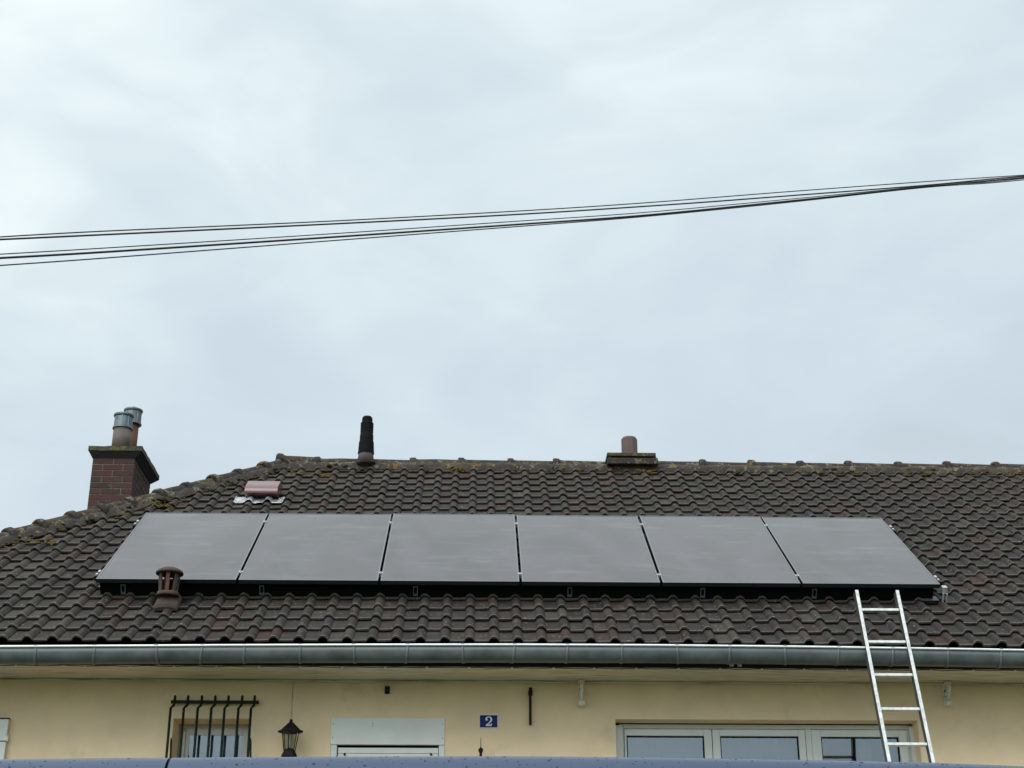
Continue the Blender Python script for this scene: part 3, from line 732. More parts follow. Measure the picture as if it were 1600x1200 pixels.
# net curtains behind the big window
def curtain(x0, x1, z0, z1, y, label, m=None):
    b = MB(); n = max(6, int((x1-x0)/.02))
    for i in range(n+1):
        x = x0+(x1-x0)*i/n; yy = y+.010*math.sin(i*.9)+.006*math.sin(i*2.3+1)
        b.v += [(x, yy, z0), (x, yy, z1)]
    for i in range(n): b.face([2*i, 2*i+2, 2*i+3, 2*i+1], 0, True)
    o = b.build('curtain', m or M['curtain'], fix=False); o.modifiers.new('thickness', 'SOLIDIFY').thickness = .002
    return tag(o, label, 'curtain', None)
yc = yf+.14
curtain(wfx(975, yc), wfx(1104, yc), ZT+1.0, ZS-.12, yc, 'pale net curtain behind the left sash of the wide window')
curtain(wfx(1120, yc), wfx(1252, yc), ZT+1.0, ZS-.12, yc, 'pale net curtain behind the middle sash of the wide window')
curtain(wfx(1278, yc), wfx(1333, yc), ZT+2.0, ZS-.12, yc, 'short pale blind at the left of the right sash, ending above the sill')
curtain(wfx(1341, yc), wfx(1359, yc), ZT+1.0, ZS-.12, yc, 'narrow pale curtain strip in the middle of the right sash')
curtain(wfx(1360.5, yc), wfx(1382.5, yc), ZT+1.0, ZS-.12, yc+.02, 'dark panel added for the dark gap in the right sash, beside the ladder rail', M['room'])  # dark panel added where the room shows dark, hung like the curtains
curtain(wfx(1384, yc), wfx(1408, yc), ZT+1.0, ZS-.12, yc, 'narrow pale curtain strip seen between the ladder rails')
# small window
ys = YW+.26
b = MB(); x0, x1 = wfx(291, ys), SWx1-.002; zt3 = wfz(1139, ys, 330)
ring(b, SWx0+.002, SWx1-.002, ZT+1.36, SWz-.002, ys+.012, ys+.06, .06)
w2 = b.build('window', M['white'], house, bevel=.003); w2['label'] = 'small white window behind the green iron grille'
q0, q1, zq = wfx(296.5, ys), wfx(379.5, ys), wfz(1149, ys, 330)
b = MB(); b.box((x0, ys-.014, ZT+1.42), (q0, ys+.01, zt3)); b.box((q1, ys-.014, ZT+1.42), (x1-.01, ys+.01, zt3)); b.box((q0, ys-.014, zq), (q1, ys+.01, zt3)); b.box((q0, ys-.014, ZT+1.42), (q1, ys+.01, ZT+1.48))
b.build('sash', M['white'], w2, bevel=.004)
b = MB(); b.box((q0+.001, ys-.004, ZT+1.482), (q1-.001, ys-.001, zq-.001)); b.build('pane', M['glass'], w2)
b = MB(); b.box((x0-.045, ys-.01, ZT+1.42), (x0-.004, ys+.01, SWz-.05)); b.build('guide_rail', M['whitep'], w2, bevel=.002)
curtain(q0-.03, q1+.03, ZT+1.45, zq+.06, ys+.11, 'grey net curtain behind the small grilled window')
b = MB(); b.box((SWx0-.04, YW-.03, ZT+1.30), (SWx1+.04, YW+.25, ZT+1.348)); b.build('sill', M['stone'], w2, bevel=.004)
# door with roller shutter
yd = YW-.012; zb0 = wfz(1163.5, yd, 600)
dr = MB(); dr.box((DRx0-.004, yd, zb0), (DRx1+.004, YW+.15, DRz+.002)); dr = dr.build('roller_shutter', M['whitep'], house, bevel=.003); dr['label'] = 'white roller shutter box over the front door'
for px in (517, 685.5):
    xa = wfx(px, yd, 1170); b = MB(); b.box((xa, yd+.002, ZT+.03), (xa+.046, YW+.06, zb0-.003)); b.build('guide_rail', M['white'], dr, bevel=.002)
zz_ = zb0-.02; xa, xb = wfx(527, yd, 1170), wfx(685, yd, 1170); k = 0
while zz_ > ZT+.1:
    b = MB(); b.box((xa+.002, yd+.024, zz_-.043), (xb-.002, yd+.036, zz_)); b.build('slat', M['slat'], dr, bevel=.003); zz_ -= .0455; k += 1
    if k == 1: pass
b = MB(); b.box((xa+.001, yd+.038, ZT+.05), (xb-.001, yd+.05, zb0-.003)); b.build('backing', M['rubber'], dr)
for px in (538.5, 673.5):
    p = at(px, 1178.5, yd+.015); b = MB(); b.lathe([(.009, 0), (.009, .016), (.005, .02)], p+Vector((0, .008, 0)), 10, axis=Vector((0, -1, 0))); b.build('stop', M['rubber'], dr)
for px, py in ((521, 1131), (519.5, 1152.5), (692, 1131.5), (692, 1153.5), (582.5, 1130), (582.5, 1134)):
    p = at(px, py, yd); b = MB(); b.lathe([(.0035, -.001), (.0035, .002)], p, 8, axis=Vector((0, -1, 0))); b.build('screw', M['rubber'], dr)
# open shutter leaf at the left edge, its hinge and its window
ysh = YW-.045
b = MB(); xs1 = at(13.5, 1125, ysh).x; zsh = at(0, 1123.5, ysh).z; zj = at(0, 1158, ysh).z
b.box((xs1-.55, ysh, zj+.004), (xs1, ysh+.03, zsh)); b.box((xs1-.55, ysh, ZT+.97), (xs1, ysh+.03, zj-.004))
shl = b.build('shutter', M['whitep'], house, bevel=.002); shl['kind'] = 'stuff'; del shl['kind']
shl['label'] = 'white shutter leaf folded back against the wall at the left edge'
b = MB(); b.box((xs1-.55, ysh+.004, zj-.0038), (xs1-.002, ysh+.026, zj+.0038)); b.build('joint', M['rubber'], shl)
b = MB(); b.box((xs1-.55, ysh-.002, zsh+.001), (xs1+.002, ysh+.032, zsh+.010)); b.build('top_strip', M['iron'], shl)
b = MB(); b.tube([(xs1+.006, ysh+.01, zj-.005), (xs1+.006, ysh+.01, zj+.055)], .006, 8); b.box((xs1-.012, ysh-.004, zj+.004), (xs1+.016, ysh-.0005, zj+.034)); b.build('hinge', M['cream'], shl)
w3 = MB(); ring(w3, -5.35+.002, -4.202, ZT+.952, 3.828, YW+.17, YW+.23, .06); w3 = w3.build('window', M['white'], house, bevel=.003)
b = MB(); b.box((-5.29, YW+.19, ZT+1.01), (-4.26, YW+.195, 3.77)); b.build('pane', M['glass'], w3)

# ------------------------------------------------------------------ SOLAR PANELS
pitch = PW/6
rail_s = [PS0+.19, PS0+PL-.28]
places = ['leftmost, above the terracotta vent', 'second from left, below the red vent', 'third from left, under the black flue',
          'third from right, below bare ridge', 'second from right, below the ridge chimney', 'rightmost, above the ladder top']
pw = pitch-.022; T = .035; fwd = .010
protos = []
for k in range(6):
    cx = PX0+pitch*(k+.5); base = roof(cx, PS0, PH-T)
    pn = bpy.data.objects.new('solar_panel', None); C.objects.link(pn); pn.location = base; pn.rotation_euler = (TH+rnd.gauss(0, .0012), 0, rnd.gauss(0, .0008)); pn.empty_display_size = .1
    tag(pn, 'black framed solar panel, '+places[k], 'solar panel', 'solar panels in one row on the roof')
    if k == 0:
        b = MB(); ring(b, 0, 0, 0, 0, 0, 0, 0)
        b = MB(); x0, x1 = -pw/2, pw/2; w = .011
        for a, c in (((x0, 0, 0), (x0+w, PL, T-.0015)), ((x1-w, 0, 0), (x1, PL, T-.0015)), ((x0+w, 0, 0), (x1-w, w, T-.0015)), ((x0+w, PL-w, 0), (x1-w, PL, T-.0015))): b.box(a, c)
        frame_me = b.mesh('frame', M['frame'])
        b = MB()
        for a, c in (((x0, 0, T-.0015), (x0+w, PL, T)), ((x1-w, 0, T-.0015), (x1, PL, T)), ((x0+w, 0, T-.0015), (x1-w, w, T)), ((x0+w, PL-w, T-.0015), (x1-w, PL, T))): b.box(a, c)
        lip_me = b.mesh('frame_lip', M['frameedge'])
        b = MB(); b.box((x0+w, w, T-.008), (x1-w, PL-w, T-.002)); glass_me = b.mesh('glass_sheet', M['pv'])
        b = MB(); b.box((x0+w, w, T-.012), (x1-w, PL-w, T-.0085)); back_me = b.mesh('backsheet', M['black'])
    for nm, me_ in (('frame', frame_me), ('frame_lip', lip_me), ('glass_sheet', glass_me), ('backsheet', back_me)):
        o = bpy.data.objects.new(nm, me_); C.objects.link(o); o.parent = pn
# mounting system
def rob(b, x0, x1, s0, s1, h0, h1):  # box in roof coordinates
    c = roof((x0+x1)/2, (s0+s1)/2, (h0+h1)/2); b.obox(c, Vector(((x1-x0)/2, 0, 0)), SV*((s1-s0)/2), NR*((h1-h0)/2))
mt = empty('mounting_frame', roof(PX0+PW/2, PS0+PL/2, .02), 'aluminium rails, roof hooks and clamps carrying the row of solar panels', 'mounting frame')
for s in rail_s:
    b = MB(); rob(b, PX0-.05, PX0+PW+.06, s-.02, s+.02, PH-T-.045, PH-T-.002); b.build('rail', M['frame'], mt)
b = MB(); rob(b, PX0+.03, PX0+PW-.05, PS0+.046, PS0+.050, .012, PH-T-.001); b.build('gap_shade_strip', M['rubber'], mt)  # black strip added as the shade in the gap below the panels
for k in range(7):
    x = PX0+pitch*k
    for s in (PS0+.195, PS0+PL-.275):
        b = MB()
        if k in (0, 6):
            sg = -1 if k == 0 else 1
            rob(b, x-.010+sg*.006, x+sg*.006+.010, s-.022, s+.022, PH-T-.04, PH-.001+.003); rob(b, x-.010+sg*.030, x+.010+sg*.030, s-.016, s+.016, PH-T-.04, PH-T+.012)
        else:
            rob(b, x-.017, x+.017, s-.013, s+.013, PH+.0005, PH+.0035); rob(b, x-.008, x+.008, s-.018, s+.018, PH-T, PH)
            b.lathe([(.006, .0), (.006, .009)], roof(x, s, PH+.003), 8, axis=NR)
        b.build('clamp', M['clampm'], mt, bevel=.001)
hk = MB()
for px in (195, 411, 650, 889, 1094, 1266):
    x, s = hit(px, 918, .06); s = PS0+.03
    b = MB(); w = .02; h0, h1 = .022, .108
    rob(b, x-w, x-w+.008, s-.003, s+.003, h0, h1); rob(b, x+w-.008, x+w, s-.003, s+.003, h0, h1); rob(b, x-w+.008, x+w-.008, s-.003, s+.003, h1-.012, h1); rob(b, x-w+.008, x+w-.008, s-.003, s+.003, h0, h0+.02)
    rob(b, x-w, x+w, s+.003, s+.12, h0, h0+.006); b.build('roof_hook', M['galv'], mt)
# loose end bracket at the lower right corner
b = MB(); xb_, sb_ = PX0+PW+.03, PS0+.02
rob(b, xb_-.02, xb_+.02, sb_-.03, sb_+.02, .08, .14); rob(b, xb_-.02, xb_-.010, sb_-.05, sb_-.03, .01, .09); rob(b, xb_+.010, xb_+.02, sb_-.05, sb_-.03, .01, .09)
b.build('end_bracket', M['clampm'], mt, bevel=.002)
b = MB(); rob(b, PX0+PW-.16, PX0+PW-.01, PS0-.0, PS0+.10, .020, .024); b.build('flashing', M['galv'], mt)

# ------------------------------------------------------------------ ROOF FITTINGS
# black flue with clay base
yfl = YR-.16; p = at(571.5, 716, yfl); cx = p.x; zf = lambda py: at(571.5, py, yfl).z; pxm = yfl*1.09/FPX
M['fluebase'] = mat('dirty_clay_base', (.055, .045, .042), rough=.9, var=.4, scale=20)
fl = empty('flue_pipe', (cx, yfl, zf(722)), 'black plastic flue pipe standing upright on the ridge', 'flue pipe')
b = MB(); b.lathe([(12.0*pxm, zf(726)), (12.0*pxm, zf(716)), (11.2*pxm, zf(708))], (cx, yfl, 0), 20); b.build('base', M['fluebase'], fl)
b = MB(); b.lathe([(12.6*pxm, zf(709)), (12.2*pxm, zf(706)), (11.4*pxm, zf(691.5)), (10.6*pxm, zf(690.5)), (10.3*pxm, zf(680)), (9.8*pxm, zf(679)), (9.7*pxm, zf(661.5)), (8.2*pxm, zf(660)), (8.0*pxm, zf(654)), (6.5*pxm, zf(651.5)), (2*pxm, zf(651))], (cx, yfl, 0), 24)
b.build('pipe', M['black'], fl, angle=25)
for py in (676, 672, 668, 664):
    b = MB(); b.lathe([(9.6*pxm, zf(py)), (10.1*pxm, zf(py-.6)), (10.1*pxm, zf(py-1.6)), (9.6*pxm, zf(py-2))], (cx, yfl, 0), 24, cap=False); b.build('rib', M['black'], fl)
# mossy mortar round the flue base
def blob(name, c, rad, m, parent, seed=0, sq=(1, 1, .6)):
    bm_ = bmesh.new(); bmesh.ops.create_icosphere(bm_, subdivisions=3, radius=1)
    for v in bm_.verts:
        k = 1+.28*mnoise.noise(v.co*2.3+Vector((seed, 0, 0))); v.co = Vector(c)+Vector((v.co.x*sq[0], v.co.y*sq[1], v.co.z*sq[2]))*rad*k
    for f in bm_.faces: f.smooth = True
    me_ = bpy.data.meshes.new(name); bm_.to_mesh(me_); bm_.free(); me_.materials.append(m); o_ = bpy.data.objects.new(name, me_); C.objects.link(o_); attach(o_, parent); return o_
blob('mortar_collar', (cx, yfl+.02, zf(722)), .11, M['mortar'], fl, 4, (1.0, .9, .45))

# red bonnet vent on lead flashing
vx, vs_ = hit(408, 779, .03)
rv = empty('roof_vent', roof(vx, vs_, 0), 'glossy dark red bonnet roof vent on crumpled lead flashing, near the hip', 'roof vent')
wv = .165; b = MB(); K = 10; prof = []
for k in range(K+1):
    a = R(14)+R(76)*k/K; prof.append((-.10*math.cos(a)+.09, .072+.072*math.sin(a)))   # (s, h)
prof = [(.085, .010), (.012, .066)]+prof+[(.26, .14), (.42, .03)]
o1 = len(b.v)
for sgn in (-1, 1):
    for s_, h_ in prof: b.v.append(tuple(roof(vx+sgn*(wv-(0 if sgn > 0 else 0)), vs_+s_, h_)))
n = len(prof)
for i in range(n-1): b.face([i, i+1, n+i+1, n+i], 0, True)
b.face(list(range(n))); b.face(list(range(n, 2*n)))
b.build('bonnet', M['redm'], rv, angle=40)
b = MB(); rob(b, vx-wv+.006, vx+wv-.006, vs_+.09, vs_+.3, -.01, .056); b.build('throat', M['deck'], rv)
b = MB(); nx, ny = 44, 8; wl = .245
for j in range(ny+1):
    for i in range(nx+1):
        x = vx-wl-.02+(2*wl+.0)*i/nx; s_ = vs_-.085+.19*j/ny
        u_ = ((x-(RX0-.3*RP))/RP+.5) % 1-.5
        ph = 0
        for (ua, ha), (ub, hb_) in zip(PROF, PROF[1:]):
            if ua <= u_ <= ub: ph = ha+(hb_-ha)*(u_-ua)/(ub-ua)
        q = Vector((x*17, s_*17, 0)); b.v.append(tuple(roof(x, s_+.012*mnoise.noise(q*.5), .012+ph+.012*mnoise.noise(q)+.006*mnoise.noise(q*2.7))))
for j in range(ny):
    for i in range(nx): a = j*(nx+1)+i; b.face([a, a+1, a+nx+2, a+nx+1], 0, True)
b.build('flashing', M['lead'], rv, fix=False).modifiers.new('thickness', 'SOLIDIFY').thickness = .003

# terracotta lantern vent low on the roof, in front of the leftmost panel
tx, ts_ = hit(262, 944, .0)
ycv = roof(tx, .70).y; zv = lambda py: at(262, py, ycv).z; pm = ycv*1.07/FPX; cxv = at(263, 920, ycv).x
tv = empty('roof_vent', (cxv, ycv, zv(945)), 'weathered terracotta lantern roof vent with domed cap in front of the leftmost panel', 'roof vent')
b = MB(); b.lathe([(16*pm, zv(926)), (16.4*pm, zv(929)), (17*pm, zv(932))], (cxv, ycv, 0), 24); b.build('collar', M['cowlclay'], tv)
b = MB(); K = 14
for j, s_ in enumerate((-.10, -.04, .05, .16)):
    for k in range(K+1):
        a = math.pi*k/K; hh = (.030, .075, .10, .06)[j]; ww = (.10, .098, .095, .09)[j]
        b.v.append(tuple(roof(cxv+ww*math.cos(a)*1.0, ts_-.06+s_, .004+hh*math.sin(a)**.7)))
for j in range(3):
    for k in range(K): a = j*(K+1)+k; b.face([a, a+1, a+K+2, a+K+1], 0, True)
b.face(list(range(K+1))); b.build('base_tile', M['cowlclay'], tv)
for k in range(7):
    a = 2*math.pi*(k+.32)/7; ca, sa = math.cos(a), math.sin(a); r0, r1_ = 12.5*pm, 15.2*pm
    c0 = Vector((cxv+ca*r0, ycv+sa*r0, zv(928))); c1 = Vector((cxv+ca*r1_, ycv+sa*r1_, zv(893))); tg = Vector((-sa, ca, 0)); rd = Vector((ca, sa, 0))
    b = MB(); w, t_ = 2.6*pm, 1.4*pm
    b.add([c0-tg*w-rd*t_, c0+tg*w-rd*t_, c0+tg*w+rd*t_, c0-tg*w+rd*t_, c1-tg*w*1.15-rd*t_, c1+tg*w*1.15-rd*t_, c1+tg*w*1.15+rd*t_, c1-tg*w*1.15+rd*t_],
          [(0, 3, 2, 1), (4, 5, 6, 7), (0, 1, 5, 4), (1, 2, 6, 5), (2, 3, 7, 6), (3, 0, 4, 7)]); b.build('post', M['terra'] if k % 2 else M['cowlclay'], tv, bevel=.003)
b = MB(); b.lathe([(17.5*pm, zv(896.5)), (20.3*pm, zv(897.5)), (20.5*pm, zv(895)), (18.5*pm, zv(892.3)), (12*pm, zv(888.5)), (6*pm, zv(887)), (1*pm, zv(886.6))], (cxv, ycv, 0), 26); b.build('cap', M['cowlclay'], tv)

# ------------------------------------------------------------------ LADDER
u = Vector((-.0159, .2841, 1)).normalized(); P1 = Vector((3.12503, 11.2329, 2.68462+1.6)); hw = .1592
lad = empty('ladder', P1+u*(-(P1.z-ZT)/u.z), 'aluminium ladder leaning on the gutter at the right, its top ending below the panels', 'ladder')
back = Vector((0, u.z, -u.y)).normalized(); xax = Vector((1, 0, 0))
top = P1+u*.0; tt = 0
# top end where the pixel row is 922
lo, hi = 0, 1.5
for _ in range(40):
    mdl = (lo+hi)/2
    if proj(P1+u*mdl)[1] > 922: lo = mdl
    else: hi = mdl
ttop = mdl; tbot = -(P1.z-ZT-.02)/u.z
for sg in (-1, 1):
    b = MB(); c = P1+u*((ttop+tbot)/2)+xax*(sg*(hw-.0)); b.obox(c, xax*.0125, back*.001, u*((ttop-tbot)/2)); b.v = [tuple(Vector(v)-back*.0) for v in b.v]
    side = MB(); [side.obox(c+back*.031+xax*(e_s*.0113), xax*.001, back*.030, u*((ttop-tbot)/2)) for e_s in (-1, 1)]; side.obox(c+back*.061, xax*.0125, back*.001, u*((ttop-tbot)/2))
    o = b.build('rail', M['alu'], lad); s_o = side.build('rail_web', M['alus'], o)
    b = MB(); b.obox(P1+u*(tbot+.03)+xax*(sg*hw)+back*.03, xax*.018, back*.038, u*.035); b.build('foot', M['rubber'], lad, bevel=.004)
k = 3; 
for i in range(-12, 4):
    t = i*.28+.0
    if t < tbot+.1 or t > ttop-.05: continue
    c = P1+u*t+back*.022; b = MB(); b.obox(c, xax*(hw-.0135), back*.014, u*.0115); b.build('rung', M['alu'], lad, bevel=.003)

# ------------------------------------------------------------------ WALL FITTINGS
# grille
yg = YW-.05
gr = empty('window_grille', Vector(((SWx0+SWx1)/2, YW, ZT+1.4)), 'dark green wrought iron grille of seven bent bars over the small window', 'window grille')
zc = at(335, 1097, yg).z
b = MB(); b.box((at(267, 1098, yg).x, yg-.006, zc-.013), (at(404.5, 1097, yg).x, yg+.006, zc+.013)); b.build('crossbar', M['green_iron'], gr, bevel=.002)
b = MB(); b.box((at(267, 1098, yg).x, yg-.006, ZT+1.27), (at(404.5, 1097, yg).x, yg+.006, ZT+1.29)); b.build('crossbar', M['green_iron'], gr, bevel=.002)
for px in (274, 294.5, 316, 337, 357.5, 379, 398.5):
    x = at(px, 1092, yg).x; zt_ = at(px, 1086.5, yg).z; x = at(px-.4, 1094, yg).x
    out_ = .075
    b = MB(); r_ = .0105
    b.tube([(x, yg-.012, zt_), (x, yg-.012, zt_-.012), (x, yg-.012, zc-.012), (x-.004, yg-.014, zc-.03), (x-.014, yg-out_, zc-.062), (x-.014, yg-out_, ZT+1.38), (x, yg-.014, ZT+1.32), (x, yg-.014, ZT+1.24)], [r_*.4, r_, r_, r_, r_, r_, r_, r_], 8)
    b.build('bar', M['green_iron'], gr)
for px, dx in ((267, .008), (391, .010)):
    x = at(px, 1160, yg-.07).x; z = at(px, 1153, yg-.07).z; b = MB(); b.tube([(x, yg-.075, z), (x+dx*.4, yg-.078, z-.03), (x+dx, yg-.075, z-.14), (x, yg-.07, z-.35)], [.004, .008, .008, .008], 8); b.build('stay', M['green_iron'], gr)
# lantern
yl = YW-.16; pml = yl*1.07/FPX; lx = at(453.5, 1150, yl).x; zl = lambda py: at(453.5, py, yl).z
ln = empty('wall_lantern', (lx, YW, zl(1182)), 'black six-sided wall lantern between the grilled window and the roller shutter', 'wall lantern')
b = MB(); b.lathe([(18*pml, zl(1144.5)), (18.3*pml, zl(1142)), (13.5*pml, zl(1140)), (12*pml, zl(1138)), (4*pml, zl(1129.5)), (2.2*pml, zl(1128)), (2.4*pml, zl(1125)), (1*pml, zl(1123.5))], (lx, yl, 0), 6, smooth=False); b.build('hood', M['iron'], ln)
top_r, bot_r = 12.2*pml, 8.2*pml; zt1, zb1 = zl(1145), zl(1174)
for k in range(6):
    a = 2*math.pi*(k+.5)/6-.1; a2 = a+math.pi/3
    p0 = Vector((lx+top_r*math.cos(a), yl+top_r*math.sin(a), zt1)); p1 = Vector((lx+bot_r*math.cos(a), yl+bot_r*math.sin(a), zb1))
    b = MB(); b.tube([p0, p1], .004, 6); b.build('glazing_bar', M['iron'], ln)
    q0_ = Vector((lx+top_r*math.cos(a2), yl+top_r*math.sin(a2), zt1)); q1_ = Vector((lx+bot_r*math.cos(a2), yl+bot_r*math.sin(a2), zb1))
    b = MB(); b.add([p0, q0_, q1_, p1], [(0, 1, 2, 3)]); b.build('pane', M['lglass'], ln, fix=False)
b = MB(); b.lathe([(3*pml, zb1), (3*pml, zl(1152))], (lx, yl, 0), 12); b.build('lamp_tube', M['lensg'], ln)
b = MB(); b.lathe([(4*pml, zl(1200)), (9*pml, zl(1186)), (11.2*pml, zl(1183)), (11*pml, zl(1180)), (8.3*pml, zl(1174)), (6*pml, zl(1170)), (2*pml, zl(1169))], (lx, yl, 0), 6, smooth=False); b.build('base', M['iron'], ln)
b = MB(); b.tube([(lx, yl, zl(1198)), (lx, yl+.02, zl(1206)), (lx, YW-.03, zl(1206)), (lx, YW-.001, zl(1206))], .008, 8); b.box((lx-.035, YW-.012, zl(1218)), (lx+.035, YW-.0005, zl(1195))); b.build('bracket', M['iron'], ln)
b = MB(); xw = at(456.5, 1090, YW-.006).x; b.tube([(xw, YW-.006, ZS-.016), (xw+.001, YW-.006, ZS-.15), (xw, YW-.006, at(456, 1118, YW).z), (xw-.004, YW-.02, at(456, 1128, YW).z), (xw-.01, YW-.008, zl(1198))], .0032, 6)
tag(b.build('cable', M['wood']), 'thin brown cable running down the wall from soffit to lantern', 'cable')
# number plate
plx0, plz1 = wz(748.5, 1116.3); plx1, plz0 = wz(778.5, 1138.3)
pl = empty('house_number_plate', ((plx0+plx1)/2, YW, (plz0+plz1)/2), 'small blue enamel house number plate reading 2 with white border', 'house number')
b = MB(); b.box((plx0, YW-.006, plz0), (plx1, YW-.001, plz1)); b.build('border', M['enamelw'], pl, bevel=.001)
b = MB(); b.box((plx0+.007, YW-.0085, plz0+.007), (plx1-.007, YW-.0062, plz1-.007)); b.build('plate', M['enamel'], pl, bevel=.0008)
cxn, czn, hn = (plx0+plx1)/2+.001, (plz0+plz1)/2, .074
# figure 2 with a ball terminal and a flat foot: thick-thin stroke
path = [(-.26, .60, .14), (-.29, .72, .17), (-.22, .88, .13), (-.02, .97, .09), (.17, .90, .14), (.27, .72, .19), (.22, .52, .18), (.05, .33, .13), (-.16, .17, .10), (-.30, .07, .10)]
b = MB(); Lf, Rt = [], []
def cr_(P, t):
    i = int(t); i = min(i, len(P)-2); f = t-i; g_ = lambda k: P[max(0, min(len(P)-1, k))]
    a, bb, c, d = g_(i-1), g_(i), g_(i+1), g_(i+2)
    return [.5*((2*bb[q])+(-a[q]+c[q])*f+(2*a[q]-5*bb[q]+4*c[q]-d[q])*f*f+(-a[q]+3*bb[q]-3*c[q]+d[q])*f**3) for q in range(3)]
smp = [cr_(path, i*(len(path)-1)/40) for i in range(41)]
for i, (x, z, w) in enumerate(smp):
    a = smp[max(0, i-1)]; c = smp[min(40, i+1)]; dx, dz = c[0]-a[0], c[1]-a[1]; l_ = math.hypot(dx, dz) or 1
    Lf.append((cxn+(x-dz/l_*w/2)*hn, czn+(z+dx/l_*w/2-.5)*hn)); Rt.append((cxn+(x+dz/l_*w/2)*hn, czn+(z-dx/l_*w/2-.5)*hn))
for i in range(40):
    q = [Lf[i], Lf[i+1], Rt[i+1], Rt[i]]; yy = YW-.0105
    b.prism([(x, yy, z) for x, z in q], (0, .002, 0))
ft = [(-.34, .0), (.30, .0), (.36, .26), (.29, .26), (.24, .17), (.0, .15), (-.20, .17), (-.34, .08)]
b.prism([(cxn+x*hn, YW-.0107, czn+(z-.5)*hn) for x, z in ft], (0, .0022, 0))
b.lathe([(.095*hn, 0), (.095*hn, .002)], (cxn-.20*hn, YW-.0084, czn+.16*hn), 14, axis=Vector((0, -1, 0)))
bm = bmesh.new(); o = b.build('numeral', M['enamelw'], pl); bm.from_mesh(o.data); bmesh.ops.remove_doubles(bm, verts=bm.verts, dist=.0003); bm.to_mesh(o.data); bm.free()
# iron bar
yb = YW-.03; bx = at(828.5, 1100, yb).x; z0_, z1_ = at(828, 1133, yb).z, at(828, 1074.5, yb).z
ib = empty('iron_bar', (bx, YW, z0_), 'long upright black iron bar fixed on the wall right of the number plate', 'iron bar')
zm = at(828, 1087, yb).z
b = MB(); b.box((bx-.010, yb-.008, z0_), (bx+.010, yb+.010, zm)); b.build('shank', M['iron'], ib, bevel=.002)
b = MB(); b.box((bx-.016, yb-.018, zm+.001), (bx+.018, yb+.012, zm+.038)); b.box((bx-.010, yb-.014, zm+.0385), (bx+.014, yb+.016, z1_)); b.build('head', M['iron'], ib, bevel=.003)
b = MB(); b.box((bx-.006, yb+.0105, z0_+.03), (bx+.006, YW-.0005, z0_+.05)); b.box((bx-.006, yb+.0165, zm+.05), (bx+.006, YW-.0005, zm+.062)); b.build('spacer', M['iron'], ib)
# ornamental cream brackets under the soffit
def scroll(px, label):
    ybk = YW-.07; x = at(px, 1080, ybk).x; zt_, zb_ = ZS-.004, at(px, 1104.5, ybk).z; H = zt_-zb_; w = .021
    e_ = empty('scroll_bracket', (x, YW, zb_), label, 'bracket', 'cream scroll brackets under the soffit')
    b = MB(); b.box((x-w, YW-.014, zb_+.01), (x+w, YW-.0008, zt_)); b.build('back_plate', M['cream'], e_, bevel=.003)
    b = MB()
    def C_(cy, cz, r, a0, a1, rt=.010, n=16):
        b.tube([(x, cy+r*math.cos(a0+(a1-a0)*i/n), cz+r*math.sin(a0+(a1-a0)*i/n)) for i in range(n+1)], rt, 8)
    C_(YW-.075, zt_-.055, .045, R(60), R(330), .013); C_(YW-.060, zb_+.095, .034, R(20), R(380), .012)
    b.build('scroll', M['cream'], e_)
    b = MB(); b.box((x-w-.004, YW-.085, zb_+.012), (x+w+.004, YW-.015, zb_+.048)); b.build('foot_block', M['cream'], e_, bevel=.006)
    b = MB(); b.lathe([(.012, -.001), (.012, .004)], (x, YW-.016, zt_-.06), 10, axis=Vector((0, -1, 0))); b.lathe([(.012, -.001), (.012, .004)], (x, YW-.016, zb_+.095), 10, axis=Vector((0, -1, 0))); b.build('bolt', M['rubber'], e_)
    b = MB(); b.box((x-w-.004, YW-.12, zt_-.014), (x+w+.004, YW-.0145, zt_-.001)); b.build('top_plate', M['cream'], e_, bevel=.003)
scroll(908.5, 'cream scroll bracket under the soffit, left of the wide window')
scroll(1481, 'cream scroll bracket under the soffit, right of the ladder')
# small clamp high on the wall
x, z = wz(605, 1079)
e_ = empty('wall_hook', (x, YW, z), 'small black hook high on the wall above the roller shutter', 'hook')
b = MB(); b.box((x-.020, YW-.012, z-.027), (x+.020, YW-.0006, z+.027)); b.build('plate', M['iron'], e_, bevel=.002)
b = MB(); b.box((x-.016, YW-.05, z+.008), (x+.022, YW-.0125, z+.026)); b.box((x-.012, YW-.035, z-.026), (x+.014, YW-.0125, z-.012)); b.build('jaw', M['iron'], e_, bevel=.002)
b = MB(); b.tube([(x-.012, YW-.03, z+.002), (x+.012, YW-.03, z-.003)], .004, 8); b.build('pin', M['galv'], e_)
# finial just above the van roof
yn = YW-.10; fx = at(751.2, 1170, yn).x; zn = lambda py: at(751.2, py, yn).z
fi_ = empty('finial', (fx, YW, zn(1200)), 'dark metal finial with thin spike below the number plate', 'finial')
b = MB(); b.lathe([(.0035, zn(1168)), (.003, zn(1163)), (.0018, zn(1153)), (.0006, zn(1152))], (fx, yn, 0), 8); b.build('spike', M['iron'], fi_)
b = MB(); b.lathe([(.012, zn(1215)), (.011, zn(1182)), (.010, zn(1177)), (.018, zn(1174)), (.019, zn(1171)), (.013, zn(1169)), (.004, zn(1168))], (fx, yn, 0), 14); b.build('knob', M['iron'], fi_)
b = MB(); b.tube([(fx, yn, zn(1212)), (fx, YW-.001, zn(1216))], .009, 8); b.build('arm', M['iron'], fi_)
